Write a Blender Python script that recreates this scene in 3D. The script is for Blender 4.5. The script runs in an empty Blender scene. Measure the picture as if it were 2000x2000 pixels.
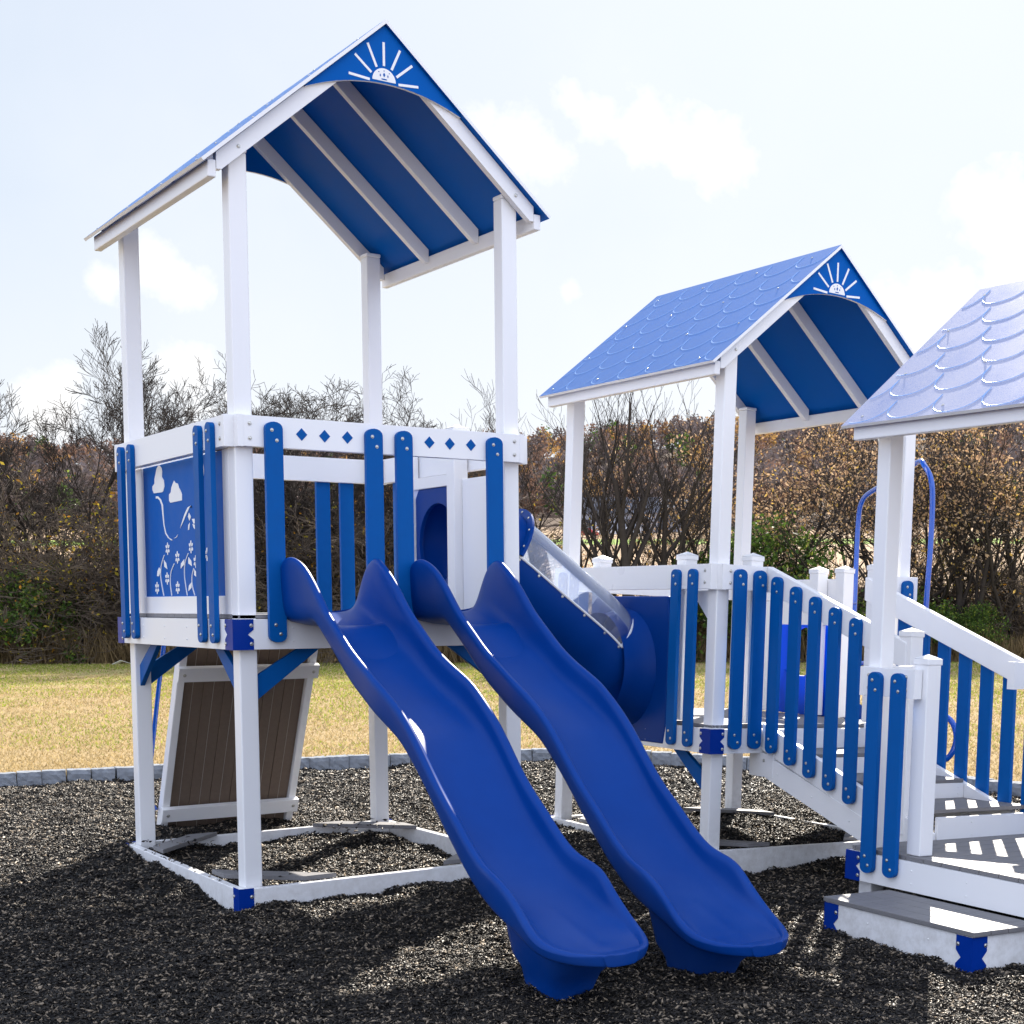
import bpy, bmesh, math, random
import numpy as np
from mathutils import Matrix, Vector
R = math.radians
sc = bpy.context.scene
col = sc.collection

# ------------------------------------------------------------ camera
CAM_M = Matrix(((0.812116, 0.048226, -0.5815, -3.126123), (-0.583493, 0.063848, -0.809604, -8.405728),
                (-0.001916, 0.996794, 0.079991, 1.635585), (0, 0, 0, 1)))
cd = bpy.data.cameras.new("camera"); cam = bpy.data.objects.new("camera", cd); col.objects.link(cam)
cd.sensor_width = 36; cd.lens = 53.6465; cd.shift_x = -0.141574; cd.shift_y = 0.208827
cd.clip_start = 0.05; cd.clip_end = 6000
cam.matrix_world = CAM_M; sc.camera = cam
sc.render.resolution_x = 1024; sc.render.resolution_y = 1024

# ------------------------------------------------------------ sun and sky
SUN_AZ = R(47.0)      # from +Y towards +X
SUN_EL = R(32.4)
to_sun = Vector((math.sin(SUN_AZ) * math.cos(SUN_EL), math.cos(SUN_AZ) * math.cos(SUN_EL), math.sin(SUN_EL)))
ld = bpy.data.lights.new("sun", 'SUN'); ld.energy = 5.0; ld.angle = R(0.53); ld.color = (1.0, 0.92, 0.80)
sun = bpy.data.objects.new("sun", ld); col.objects.link(sun)
sun.rotation_euler = (-to_sun).to_track_quat('-Z', 'Y').to_euler()
sun.location = (0, 0, 30)

w = bpy.data.worlds.new("World"); sc.world = w; w.use_nodes = True
nt = w.node_tree; nt.nodes.clear()
class NB:
    """tiny node-graph helper"""
    def __init__(s, nt): s.nt = nt
    def n(s, t, **kw):
        x = s.nt.nodes.new(t)
        for k, v in kw.items():
            if k.startswith('i_'):
                key = k[2:]; key = int(key) if key.isdigit() else key.replace('_', ' ')
                if isinstance(v, bpy.types.NodeSocket): s.nt.links.new(v, x.inputs[key])
                else: x.inputs[key].default_value = v
            else: setattr(x, k, v)
        return x
    def m(s, op, a, b=None, c=None, clamp=False):
        x = s.nt.nodes.new('ShaderNodeMath'); x.operation = op; x.use_clamp = clamp
        for i, v in enumerate((a, b, c)):
            if v is None: continue
            if isinstance(v, bpy.types.NodeSocket): s.nt.links.new(v, x.inputs[i])
            else: x.inputs[i].default_value = v
        return x.outputs[0]
    def vm(s, op, a, b=None):
        x = s.nt.nodes.new('ShaderNodeVectorMath'); x.operation = op
        for i, v in enumerate((a, b)):
            if v is None: continue
            if isinstance(v, bpy.types.NodeSocket): s.nt.links.new(v, x.inputs[i])
            else: x.inputs[i].default_value = v
        return x
    def mix(s, f, a, b, blend='MIX'):
        x = s.nt.nodes.new('ShaderNodeMix'); x.data_type = 'RGBA'; x.blend_type = blend
        for i, v in ((0, f), (6, a), (7, b)):
            if isinstance(v, bpy.types.NodeSocket): s.nt.links.new(v, x.inputs[i])
            else: x.inputs[i].default_value = v if i == 0 else (tuple(v) + (1,))[:4]
        return x.outputs[2]
    def link(s, a, b): s.nt.links.new(a, b)
def pix_dir(u, v):
    """world direction seen at a pixel of the 2000 px photograph"""
    c = Vector(((u - 1283.15) / 2980.36, -(v - 1417.65) / 2980.36, -1))
    return (CAM_M.to_3x3() @ c).normalized()
B = NB(nt); FWX, FWY = .5815, .8096
sky = B.n('ShaderNodeTexSky', sky_type='NISHITA', sun_disc=False, sun_elevation=SUN_EL, sun_rotation=SUN_AZ,
          altitude=100, air_density=1.0, dust_density=1.6, ozone_density=1.5)
tc = B.n('ShaderNodeTexCoord')
dirv = tc.outputs['Generated']
n1 = B.n('ShaderNodeTexNoise', i_Vector=dirv, i_Scale=16.0, i_Detail=7.0, i_Roughness=0.6)
n3 = B.n('ShaderNodeTexNoise', i_Vector=dirv, i_Scale=60.0, i_Detail=5.0, i_Roughness=0.6)
n2 = B.n('ShaderNodeTexNoise', i_Vector=dirv, i_Scale=4.5, i_Detail=5.0, i_Roughness=0.55)
mask = None
# cumulus clumps: (u, v, angular radius, vertical squash)
for (u, v, rad) in [(1170, 240, .040), (1250, 265, .038), (1330, 285, .03), (1120, 205, .022), (1420, 310, .030), (1010, 290, .034), (1070, 300, .036), (940, 280, .03),
                    (290, 515, .034), (345, 550, .026), (210, 555, .022), (360, 735, .034), (1110, 570, .014),
                    (1960, 440, .045), (1860, 600, .055), (1990, 560, .06), (1760, 640, .05), (110, 790, .03)]:
    dd = B.vm('DISTANCE', dirv, tuple(pix_dir(u, v))).outputs['Value']
    g = B.m('SUBTRACT', 1.0, B.m('DIVIDE', dd, rad), clamp=True)
    mask = g if mask is None else B.m('MAXIMUM', mask, g)
cl = B.m('ADD', B.m('MULTIPLY', mask, 1.25), B.m('ADD', B.m('MULTIPLY', B.m('SUBTRACT', n1.outputs[0], 0.5), 2.6), B.m('MULTIPLY', B.m('SUBTRACT', n3.outputs[0], 0.5), 1.1)))
cl = B.m('MULTIPLY', cl, B.m('MULTIPLY', mask, 14.0, clamp=True))
cl = B.m('MULTIPLY', B.m('SUBTRACT', cl, 0.30), 1.3, clamp=True)
wisp = B.m('MULTIPLY', B.m('SUBTRACT', n2.outputs[0], 0.48), 1.6, clamp=True)
cl = B.m('MAXIMUM', B.m('MULTIPLY', cl, 0.9), B.m('MULTIPLY', wisp, 0.35))
raw = sky.outputs[0]
skyc = B.vm('DIVIDE', raw, B.vm('ADD', raw, (1.6, 1.6, 1.6)).outputs[0]).outputs[0]
skyc = B.vm('MULTIPLY', skyc, (4.1, 4.4, 4.85)).outputs[0]
sz = B.n('ShaderNodeSeparateXYZ', i_0=dirv)
glow = B.m('MULTIPLY', B.m('SUBTRACT', 1.0, B.m('MULTIPLY', sz.outputs[2], 4.2)), .62, clamp=True)
skyc = B.mix(glow, skyc, (4.45, 4.5, 4.6))
final = B.mix(cl, skyc, (4.85, 4.8, 4.75))
# unseen bright cloud bank added overhead and behind the viewer as fill light
back = B.vm('DOT_PRODUCT', dirv, (FWX, FWY, -.12)).outputs['Value']
bk = B.m('MULTIPLY', B.m('SUBTRACT', B.m('ADD', .20, B.m('MULTIPLY', n2.outputs[0], .35)), back), 1.6, clamp=True)
bk = B.m('MULTIPLY', bk, B.m('ADD', .55, B.m('MULTIPLY', n1.outputs[0], .6)), clamp=True)
final = B.mix(bk, final, (6.2, 6.8, 8.4))
bg = B.n('ShaderNodeBackground', i_0=final, i_1=0.105)
out = B.n('ShaderNodeOutputWorld'); B.link(bg.outputs[0], out.inputs[0])

vs = sc.view_settings
vs.view_transform = 'Standard'; vs.look = 'None'; vs.gamma = 1.0; vs.exposure = 1.22; vs.use_curve_mapping = False
sc.render.engine = 'CYCLES'
sc.cycles.max_bounces = 10; sc.cycles.transparent_max_bounces = 16

# ------------------------------------------------------------ materials
MATS = {}
def mat(name, base, rough=0.4, spec=0.5, metal=0.0, noise=0.0, nscale=20, bump=0.0, bscale=200, var=None, coat=0.0, coords='Object', extra=None):
    if name in MATS: return MATS[name]
    m = bpy.data.materials.new(name); m.use_nodes = True; b = NB(m.node_tree)
    p = m.node_tree.nodes['Principled BSDF']
    p.inputs['Base Color'].default_value = tuple(base) + (1,)
    p.inputs['Roughness'].default_value = rough; p.inputs['Specular IOR Level'].default_value = spec
    p.inputs['Metallic'].default_value = metal
    if coat: p.inputs['Coat Weight'].default_value = coat; p.inputs['Coat Roughness'].default_value = 0.12
    t = b.n('ShaderNodeTexCoord')
    if noise:
        nz = b.n('ShaderNodeTexNoise', i_Vector=t.outputs[coords], i_Scale=nscale, i_Detail=5.0, i_Roughness=0.6)
        dark = tuple(c * (1 - noise) for c in base); lite = tuple(min(1, c * (1 + noise * .6)) for c in base)
        cr = b.mix(nz.outputs[0], dark, lite)
        b.link(cr, p.inputs['Base Color'])
        rr = b.m('ADD', b.m('MULTIPLY', b.m('SUBTRACT', nz.outputs[0], .5), .25), rough, clamp=True)
        b.link(rr, p.inputs['Roughness'])
    if bump:
        nb = b.n('ShaderNodeTexNoise', i_Vector=t.outputs[coords], i_Scale=bscale, i_Detail=3.0)
        bp = b.n('ShaderNodeBump', i_Height=nb.outputs[0], i_Strength=bump, i_Distance=0.01)
        b.link(bp.outputs[0], p.inputs['Normal'])
    if extra: extra(b, p, t)
    MATS[name] = m; return m
def island_mat(name, c1, c2, rough=0.8, spec=0.2, transl=0.0, c3=None, f3=0.1):
    m = bpy.data.materials.new(name); m.use_nodes = True; b = NB(m.node_tree)
    p = m.node_tree.nodes['Principled BSDF']; o = m.node_tree.nodes['Material Output']
    g = b.n('ShaderNodeNewGeometry')
    c = b.mix(g.outputs['Random Per Island'], c1, c2)
    if c3:
        h = b.m('FRACT', b.m('MULTIPLY', g.outputs['Random Per Island'], 37.7))
        c = b.mix(b.m('LESS_THAN', h, f3), c, c3)
    b.link(c, p.inputs['Base Color']); p.inputs['Roughness'].default_value = rough
    p.inputs['Specular IOR Level'].default_value = spec
    if transl:
        tr = b.n('ShaderNodeBsdfTranslucent', i_0=c)
        mx = b.n('ShaderNodeMixShader', i_0=transl); b.link(p.outputs[0], mx.inputs[1]); b.link(tr.outputs[0], mx.inputs[2])
        b.link(mx.outputs[0], o.inputs[0])
    MATS[name] = m; return m
WHITE = mat('white_vinyl', (.86, .86, .87), .32, .5, noise=.015, nscale=2.0, bump=.008, bscale=12)
WHITE_EDGE = mat('white_poly_core', (.86, .86, .86), .5)
BLUE = mat('blue_poly_board', (.0, .092, .35), .45, .10, noise=.10, nscale=18, bump=.05, bscale=260)
BLUE_ROOF = mat('blue_roof_sheet', (.008, .125, .44), .42, .9, noise=.08, nscale=9, bump=.05, bscale=260)
ROOF_LINE = mat('roof_line_highlight', (.16, .33, .68), .25, 1.0)  # pale highlight of the scallop beads, put into their colour
def dew_glare_extra(b, p, t):
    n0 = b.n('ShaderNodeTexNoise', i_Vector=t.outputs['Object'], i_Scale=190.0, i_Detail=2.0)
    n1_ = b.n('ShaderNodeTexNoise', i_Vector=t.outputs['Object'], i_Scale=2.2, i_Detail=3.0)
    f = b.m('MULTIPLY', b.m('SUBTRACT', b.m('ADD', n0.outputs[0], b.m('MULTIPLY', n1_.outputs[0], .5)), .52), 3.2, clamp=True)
    b.link(b.mix(f, (.05, .13, .40), (.36, .37, .50)), p.inputs['Base Color'])  # dew speckle, with the pale sun glare mixed into the base colour
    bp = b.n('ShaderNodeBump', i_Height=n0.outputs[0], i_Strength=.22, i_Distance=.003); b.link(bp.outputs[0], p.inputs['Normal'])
BLUE_DEW_GLARE = mat('dewy_glare_blue_roof_sheet', (.2, .3, .5), .40, 1.0, extra=dew_glare_extra)
BLUE_ART = mat('blue_panel_sheet', (.0, .10, .42), .42, .06, noise=.05, nscale=9)
BRACKET = mat('blue_steel_bracket', (.0, .030, .27), .32, .12, noise=.1, nscale=15)
def slide_extra(b, p, t):
    g = b.n('ShaderNodeNewGeometry'); sx = b.n('ShaderNodeSeparateXYZ', i_0=g.outputs['Position'])
    n0 = b.n('ShaderNodeTexNoise', i_Vector=g.outputs['Position'], i_Scale=2.5, i_Detail=6.0, i_Roughness=.65)
    n1_ = b.n('ShaderNodeTexNoise', i_Vector=g.outputs['Position'], i_Scale=45.0, i_Detail=4.0, i_Roughness=.7)
    low = b.m('MULTIPLY', b.m('SUBTRACT', .55, sx.outputs[2]), 1.6, clamp=True)
    dust = b.m('MULTIPLY', b.m('MULTIPLY', low, b.m('MULTIPLY', b.m('SUBTRACT', n0.outputs[0], .35), 2.0, clamp=True)), b.m('ADD', .25, b.m('MULTIPLY', n1_.outputs[0], .5)))
    c = b.mix(n0.outputs[0], (.0, .032, .20), (.001, .046, .26))
    b.link(b.mix(b.m('MULTIPLY', dust, .32), c, (.10, .13, .20)), p.inputs['Base Color'])
    b.link(b.m('ADD', .27, b.m('MULTIPLY', n0.outputs[0], .16)), p.inputs['Roughness'])
SLIDE = mat('blue_slide_plastic', (.0, .042, .25), .33, .11, bump=.02, bscale=350, extra=slide_extra)
def post_extra(b, p, t):
    g = b.n('ShaderNodeNewGeometry'); sx = b.n('ShaderNodeSeparateXYZ', i_0=g.outputs['Position'])
    n0 = b.n('ShaderNodeTexNoise', i_Vector=g.outputs['Position'], i_Scale=16.0, i_Detail=6.0, i_Roughness=.7)
    low = b.m('MULTIPLY', b.m('SUBTRACT', .30, sx.outputs[2]), 2.6, clamp=True)
    f = b.m('MULTIPLY', b.m('MULTIPLY', low, low), b.m('MULTIPLY', b.m('SUBTRACT', n0.outputs[0], .38), 2.4, clamp=True))
    b.link(b.mix(b.m('MULTIPLY', f, .55), (.86, .86, .87), (.42, .39, .35)), p.inputs['Base Color'])
POSTM = mat('white_vinyl_post', (.86, .86, .87), .32, .5, extra=post_extra)
PIPE = mat('blue_powder_coat_pipe', (.0, .085, .50), .22, .6, coat=.5)
STEEL = mat('zinc_screw', (.55, .54, .50), .28, metal=.9)
def plank_extra(scale):
    def f(b, p, t):
        mp = b.n('ShaderNodeMapping', i_Vector=t.outputs['Object']); mp.inputs['Scale'].default_value = (2, 60, 60)
        nz = b.n('ShaderNodeTexNoise', i_Vector=mp.outputs[0], i_Scale=2.0, i_Detail=6.0)
        b.link(b.mix(nz.outputs[0], (.13, .125, .13), (.24, .235, .24)), p.inputs['Base Color'])
    return f
GREY = mat('grey_composite_plank', (.19, .185, .19), .55, .3, extra=plank_extra(1))
BROWN = mat('brown_board_underside', (.17, .125, .095), .6, .3, noise=.25, nscale=35, bump=.05)
STONE = mat('grey_edging_stone', (.25, .27, .30), .9, .2, noise=.35, nscale=14, bump=.6, bscale=45)
def glass_mat():
    m = bpy.data.materials.new('clear_polycarbonate'); m.use_nodes = True; b = NB(m.node_tree); m.node_tree.nodes.clear()
    tr = b.n('ShaderNodeBsdfTransparent'); tr.inputs[0].default_value = (.93, .95, .985, 1)
    gl = b.n('ShaderNodeBsdfGlossy'); gl.inputs[0].default_value = (.95, .97, 1, 1); gl.inputs['Roughness'].default_value = .04
    df = b.n('ShaderNodeBsdfTranslucent'); df.inputs[0].default_value = (.75, .8, .9, 1)
    lw = b.n('ShaderNodeFresnel', i_IOR=1.20)
    mx = b.n('ShaderNodeMixShader'); b.link(lw.outputs[0], mx.inputs[0]); b.link(tr.outputs[0], mx.inputs[1]); b.link(gl.outputs[0], mx.inputs[2])
    m2 = b.n('ShaderNodeMixShader', i_0=.16); b.link(mx.outputs[0], m2.inputs[1]); b.link(df.outputs[0], m2.inputs[2])
    o = b.n('ShaderNodeOutputMaterial'); b.link(m2.outputs[0], o.inputs[0]); MATS['clear'] = m; return m
CLEAR = glass_mat()
BARK = mat('tree_bark', (.055, .045, .039), .9, .15, noise=.5, nscale=12)
BARK2 = mat('brush_bark', (.14, .108, .083), .9, .15, noise=.5, nscale=9)

# ------------------------------------------------------------ object helpers
def tag(o, label=None, cat=None, group=None, kind=None):
    if label: o['label'] = label
    if cat: o['category'] = cat
    if group: o['group'] = group
    if kind: o['kind'] = kind
    return o
def empty(name, label=None, cat=None, group=None, M=None):
    o = bpy.data.objects.new(name, None); col.objects.link(o); o.empty_display_size = .2
    if M is not None: o.matrix_world = M
    return tag(o, label, cat, group)
class MB:
    """collects polygons, builds ONE mesh object"""
    def __init__(s): s.v = []; s.f = []; s.mi = []
    def add(s, vs_, fs, mi=0):
        k = len(s.v); s.v += [tuple(p) for p in vs_]
        s.f += [tuple(i + k for i in f) for f in fs]
        s.mi += (mi if isinstance(mi, list) else [mi] * len(fs)); return s
    def box(s, x0, x1, y0, y1, z0, z1, mi=0):
        x0, x1 = min(x0, x1), max(x0, x1); y0, y1 = min(y0, y1), max(y0, y1); z0, z1 = min(z0, z1), max(z0, z1)
        return s.add([(x0, y0, z0), (x1, y0, z0), (x1, y1, z0), (x0, y1, z0), (x0, y0, z1), (x1, y0, z1), (x1, y1, z1), (x0, y1, z1)],
                     [(0, 3, 2, 1), (4, 5, 6, 7), (0, 1, 5, 4), (1, 2, 6, 5), (2, 3, 7, 6), (3, 0, 4, 7)], mi)
    def prism(s, pts, a, b, fn, mi=0, side_mi=None):
        """pts 2D polygon, extruded between a and b; fn(p, t) -> 3D"""
        n = len(pts)
        vs_ = [fn(p, a) for p in pts] + [fn(p, b) for p in pts]
        fs = [tuple(range(n)), tuple(range(2 * n - 1, n - 1, -1))] + [(i, i + n, (i + 1) % n + n, (i + 1) % n) for i in range(n)]
        sm = mi if side_mi is None else side_mi
        return s.add(vs_, fs, [mi, mi] + [sm] * n)
    def tube(s, pts, r, seg=8, cap=True, mi=0):
        pts = [Vector(p) for p in pts]; rr = r if isinstance(r, (list, tuple)) else [r] * len(pts)
        rings = []; up = Vector((0, 0, 1)); prev = None
        for i, p in enumerate(pts):
            d = (pts[min(i + 1, len(pts) - 1)] - pts[max(i - 1, 0)]).normalized()
            if prev is None: a = d.orthogonal().normalized()
            else: a = (prev - d * prev.dot(d)).normalized()
            prev = a; c = d.cross(a)
            rings.append([p + (a * math.cos(t) + c * math.sin(t)) * rr[i] for t in [2 * math.pi * k / seg for k in range(seg)]])
        vs_ = [q for ring in rings for q in ring]
        fs = [(i * seg + k, i * seg + (k + 1) % seg, (i + 1) * seg + (k + 1) % seg, (i + 1) * seg + k) for i in range(len(pts) - 1) for k in range(seg)]
        if cap: fs += [tuple(range(seg - 1, -1, -1)), tuple((len(pts) - 1) * seg + k for k in range(seg))]
        return s.add(vs_, fs, mi)
    def cyl(s, c, ax, r, h, seg=10, mi=0, r2=None):
        c = Vector(c); ax = Vector(ax).normalized()
        return s.tube([c, c + ax * h], [r, r if r2 is None else r2], seg, True, mi)
    def build(s, name, mats, parent=None, bevel=0.0, smooth=False, M=None, segs=2):
        me = bpy.data.meshes.new(name); me.from_pydata(s.v, [], s.f)
        for m in (mats if isinstance(mats, (list, tuple)) else [mats]): me.materials.append(m)
        me.polygons.foreach_set('material_index', s.mi)
        bm = bmesh.new(); bm.from_mesh(me); bmesh.ops.recalc_face_normals(bm, faces=bm.faces); bm.to_mesh(me); bm.free()
        if smooth: me.polygons.foreach_set('use_smooth', [True] * len(me.polygons))
        me.update()
        o = bpy.data.objects.new(name, me); col.objects.link(o)
        if parent: o.parent = parent
        if M is not None: o.matrix_world = M
        if bevel:
            md = o.modifiers.new('bevel', 'BEVEL'); md.width = bevel; md.segments = segs; md.limit_method = 'ANGLE'; md.angle_limit = R(40)
            md.harden_normals = False
        return o
XY = lambda p, t: (p[0], p[1], t)
XZ = lambda p, t: (p[0], t, p[1])
YZ = lambda p, t: (t, p[0], p[1])

P = .106; W = 1.842; L = 2.045; T = .054; RT = .058

# screw heads: small domes
def screw(mb, c, ax, mi=1, r=.0085):
    mb.cyl(c, ax, r * 1.25, .0025, 10, mi); mb.cyl(Vector(c) + Vector(ax) * .0025, ax, r, .004, 8, mi, r2=r * .55)

def slat(parent, axis, c, w, z0, z1, off, outward, th=.03, flat_top=False, nscr=True, name='slat'):
    """vertical picket. axis 'x': runs in the XZ plane at y=off; axis 'y': YZ plane at x=off. outward = -1/+1"""
    pts = []; r = w / 2
    for k in range(9):
        a = math.pi - math.pi * k / 8; pts.append((c + r * math.cos(a), z1 - r * .72 + r * .72 * math.sin(a)))
    for k in range(9):
        a = -math.pi * k / 8; pts.append((c + r * math.cos(a), z0 + r * .72 + r * .72 * math.sin(a)))
    mb = MB(); fn = XZ if axis == 'x' else YZ
    mb.prism(pts, off, off + outward * th, fn)
    if nscr:
        face = off + outward * th
        for (dc, z) in ((-.014, z1 - .048), (.014, z1 - .105), (-.014, z0 + .10), (.014, z0 + .048)):
            q = (c + dc, face, z) if axis == 'x' else (face, c + dc * (-1), z)
            ax = (0, outward, 0) if axis == 'x' else (outward, 0, 0)
            screw(mb, q, ax)
    o = mb.build(name, [BLUE, STEEL], parent, bevel=.004)
    return o

def roof(parent, zd, top_mat=None):
    """gabled sheet roof; ridge runs along Y. returns nothing"""
    yf, yb = -.107, 2.165; ov = .187; xr = W / 2; ze = zd + 2.492; zp = zd + 3.45; th = .019
    sl = (zp - ze) / (xr + ov); nrm = Vector((-sl, 0, 1)).normalized(); ln = math.hypot(xr + ov, zp - ze)
    # a carrier mesh for the roof: the eave beams
    zt = lambda x: (ze + (x + ov) * sl if x < xr else ze + (W - x + ov) * sl) - th / nrm.z
    for s_ in (0, 1):
        x0, x1 = (-.137, -.09) if s_ == 0 else (W + .09, W + .137)
        beams = MB(); beams.box(x0, x1, -.062, 2.11, zd + 2.41, zt(-.137) - .006)
        beams.build('eave_beam', WHITE, parent, bevel=.006)
    root = parent
    for side in (0, 1):
        mb = MB()
        def loc(u, y, h):   # u: distance down the slope from the ridge, h: height off the top surface
            x = xr - (ln - 0) * 0 - u * (xr + ov) / ln; z = zp - u * (zp - ze) / ln
            q = Vector((x, y, z)) + nrm * h
            return q if side == 0 else Vector((W - q.x, q.y, q.z))
        top = [loc(0, yf, 0), loc(ln, yf, 0), loc(ln, yb, 0), loc(0, yb, 0)]
        bot = [loc(0, yf, -th), loc(ln, yf, -th), loc(ln, yb, -th), loc(0, yb, -th)]
        # close ridge without overlap
        bot[0] = Vector((xr, yf, zp - th / nrm.z)); bot[3] = Vector((xr, yb, zp - th / nrm.z))
        mb.add(top + bot, [(0, 1, 2, 3), (4, 7, 6, 5), (0, 4, 5, 1), (1, 5, 6, 2), (2, 6, 7, 3), (3, 7, 4, 0)], [0, 3, 1, 1, 1, 0])
        # routed scallop lines, part of the sheet
        g = mb; sw = .356; rows = 6; rh = ln / rows
        nU = 14
        for r_ in range(rows):
            for c_ in range(-1, 8):
                y0 = yf + (c_ + (.5 if r_ % 2 else 0)) * sw + .02
                pts = []
                for k in range(nU + 1):
                    a = math.pi * k / nU
                    yy = y0 + sw / 2 - math.cos(a) * sw / 2
                    uu = (r_ + .02) * rh + rh * (.12 + .80 * math.sin(a) ** .62)
                    if yf + .012 < yy < yb - .012 and .01 < uu < ln - .012: pts.append((uu, yy))
                    else:
                        if len(pts) > 2: break
                        pts = []
                if len(pts) < 3: continue
                prof = [(-.0045, .0), (-.0020, .0012), (.0020, .0012), (.0045, .0)]
                vs_ = []
                for i, (uu, yy) in enumerate(pts):
                    a_, b_ = pts[max(0, i - 1)], pts[min(len(pts) - 1, i + 1)]
                    d = Vector((b_[0] - a_[0], b_[1] - a_[1])).normalized(); nn = Vector((-d.y, d.x))
                    for (o_, h) in prof: vs_.append(loc(uu + nn.x * o_, yy + nn.y * o_, h + .0004))
                fs = [(i * 4 + k, i * 4 + k + 1, i * 4 + k + 5, i * 4 + k + 4) for i in range(len(pts) - 1) for k in range(3)]
                g.add(vs_, fs, 4)
        rnd = random.Random(5 + side)
        for yy in (.12, .75, 1.42, 2.05):
            for uu in (.10, .5, .95, ln - .08):
                q = loc(uu + rnd.uniform(-.01, .01), yy, 0); ax = loc(uu, yy, 1) - loc(uu, yy, 0); screw(g, q, ax, 2, .007)
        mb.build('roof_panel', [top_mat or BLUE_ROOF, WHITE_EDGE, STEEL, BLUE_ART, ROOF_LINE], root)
    # rafters
    ys = [-.060, .64, 1.35, 2.062]
    for i, y in enumerate(ys):
        mb = MB()
        for side in (0, 1):
            xa = -.088; dv = .115
            pts = [(xa, zt(xa) - .004), (xr, zt(xr) - .004), (xr, zt(xr) - dv - .004), (xa + .03, zt(xa + .03) - dv - .004), (xa, zt(xa) - dv + .02)]
            if side: pts = [(W - x, z) for x, z in pts][::-1]
            mb.prism(pts, y, y + .048, XZ)
        for xx in ((.04, W - .04) if i == 0 else ()): screw(mb, (xx, y, zt(.04) - .065), (0, -1, 0), 1, .010)
        mb.build('rafter', [WHITE, STEEL], root, bevel=.004)
    # gable boards with arched lower edge
    for gi, (y0, y1) in enumerate(((-.083, -.0625), (2.1125, 2.133))):
        top_ = [(x, zt(x) - .003) for x in (.43, xr, W - .43)]
        a0 = zt(.43) - .012; za = zd + 3.093
        arch = []
        for k in range(17):
            x = (W - .43) - (W - .86) * k / 16; t = (x - xr) / (xr - .43)
            arch.append((x, za - (za - a0) * t * t))
        mb = MB(); n0 = len(top_) + len(arch)
        mb.prism(top_ + arch, y0, y1, XZ, 0)
        # white core along the arch edge
        for j in range(2 + 3, 2 + n0 - 1): mb.mi[j] = 1
        gb = mb.build('gable_board', [BLUE_ART, WHITE_EDGE], root)
        if gi == 0:
            art = MB(); yy = y0 - .0022
            c = (.9125, zd + 3.105); disc = [(c[0] + .074 * math.cos(math.pi * k / 16), c[1] + .072 * math.sin(math.pi * k / 16)) for k in range(17)]
            art.prism(disc, yy, y0 - .0002, XZ, 0)
            rays = [((.692, 3.110), (.822, 3.100)), ((.732, 3.224), (.833, 3.141)), ((.812, 3.301), (.867, 3.177)), ((.913, 3.324), (.913, 3.190)),
                    ((1.017, 3.298), (.961, 3.177)), ((1.094, 3.226), (.992, 3.142)), ((1.132, 3.112), (1.004, 3.102))]
            for (a, b_) in rays:
                a = Vector(a); b_ = Vector(b_); d = (b_ - a).normalized(); nn = Vector((-d.y, d.x)) * .0072
                q = [a + nn, b_ + nn, b_ - nn, a - nn]; art.prism([(v.x, zd + v.y) for v in q], yy, y0 - .0002, XZ, 0)
            yb_ = yy - .0016
            for (cx, cz, rx, rz) in ((0, .035, .0075, .013), (-.024, .030, .004, .009), (.024, .030, .004, .009), (0, .057, .003, .003), (-.033, .048, .003, .003), (.033, .048, .003, .003), (0, .010, .020, .0035)):
                art.prism([(c[0] + cx + rx * math.cos(t), c[1] + cz + rz * math.sin(t)) for t in [math.pi * 2 * k / (4 if rz > rx else 8) for k in range(4 if rz > rx else 8)]], yb_, yy - .0002, XZ, 1)
            art.build('sun_emblem', [WHITE_EDGE, BLUE_ART], gb)
    return root

def post_cap(mb, x0, x1, y0, y1, z, mi=0):
    e = .006; mb.box(x0 - e, x1 + e, y0 - e, y1 + e, z, z + .035, mi)
    cx, cy = (x0 + x1) / 2, (y0 + y1) / 2
    mb.add([(x0 - e, y0 - e, z + .035), (x1 + e, y0 - e, z + .035), (x1 + e, y1 + e, z + .035), (x0 - e, y1 + e, z + .035), (cx, cy, z + .062)],
           [(0, 1, 4), (1, 2, 4), (2, 3, 4), (3, 0, 4)], mi)

def bracket(parent, x, y, sx, sy, z0, z1, leg=.118, name='corner_bracket', notch=True):
    """painted steel angle wrapped round the outer corner (x,y); sx,sy = direction back into the frame"""
    mb = MB(); h = z1 - z0; t = .0045
    if notch: prof = [(0, z0), (leg, z0), (leg, z0 + h * .34), (leg - .034, z0 + h * .5), (leg, z0 + h * .66), (leg, z1), (0, z1)]
    else: prof = [(0, z0), (leg, z0), (leg, z1), (0, z1)]
    mb.prism([(x + sx * a, z) for a, z in prof], y - sy * t, y - sy * .0004, XZ)
    mb.prism([(y + sy * a, z) for a, z in prof], x - sx * t, x - sx * .0004, YZ)
    mb.box(x - sx * t, x - sx * .0004, y - sy * t, y - sy * .0003, z0, z1)
    for zz in (z0 + h * .2, z0 + h * .8):
        screw(mb, (x + sx * (leg - .014), y - sy * t, zz), (0, -sy, 0), 1, .009)
        screw(mb, (x - sx * t, y + sy * (leg - .014), zz), (-sx, 0, 0), 1, .009)
    return mb.build(name, [BRACKET, STEEL], parent)

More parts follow.
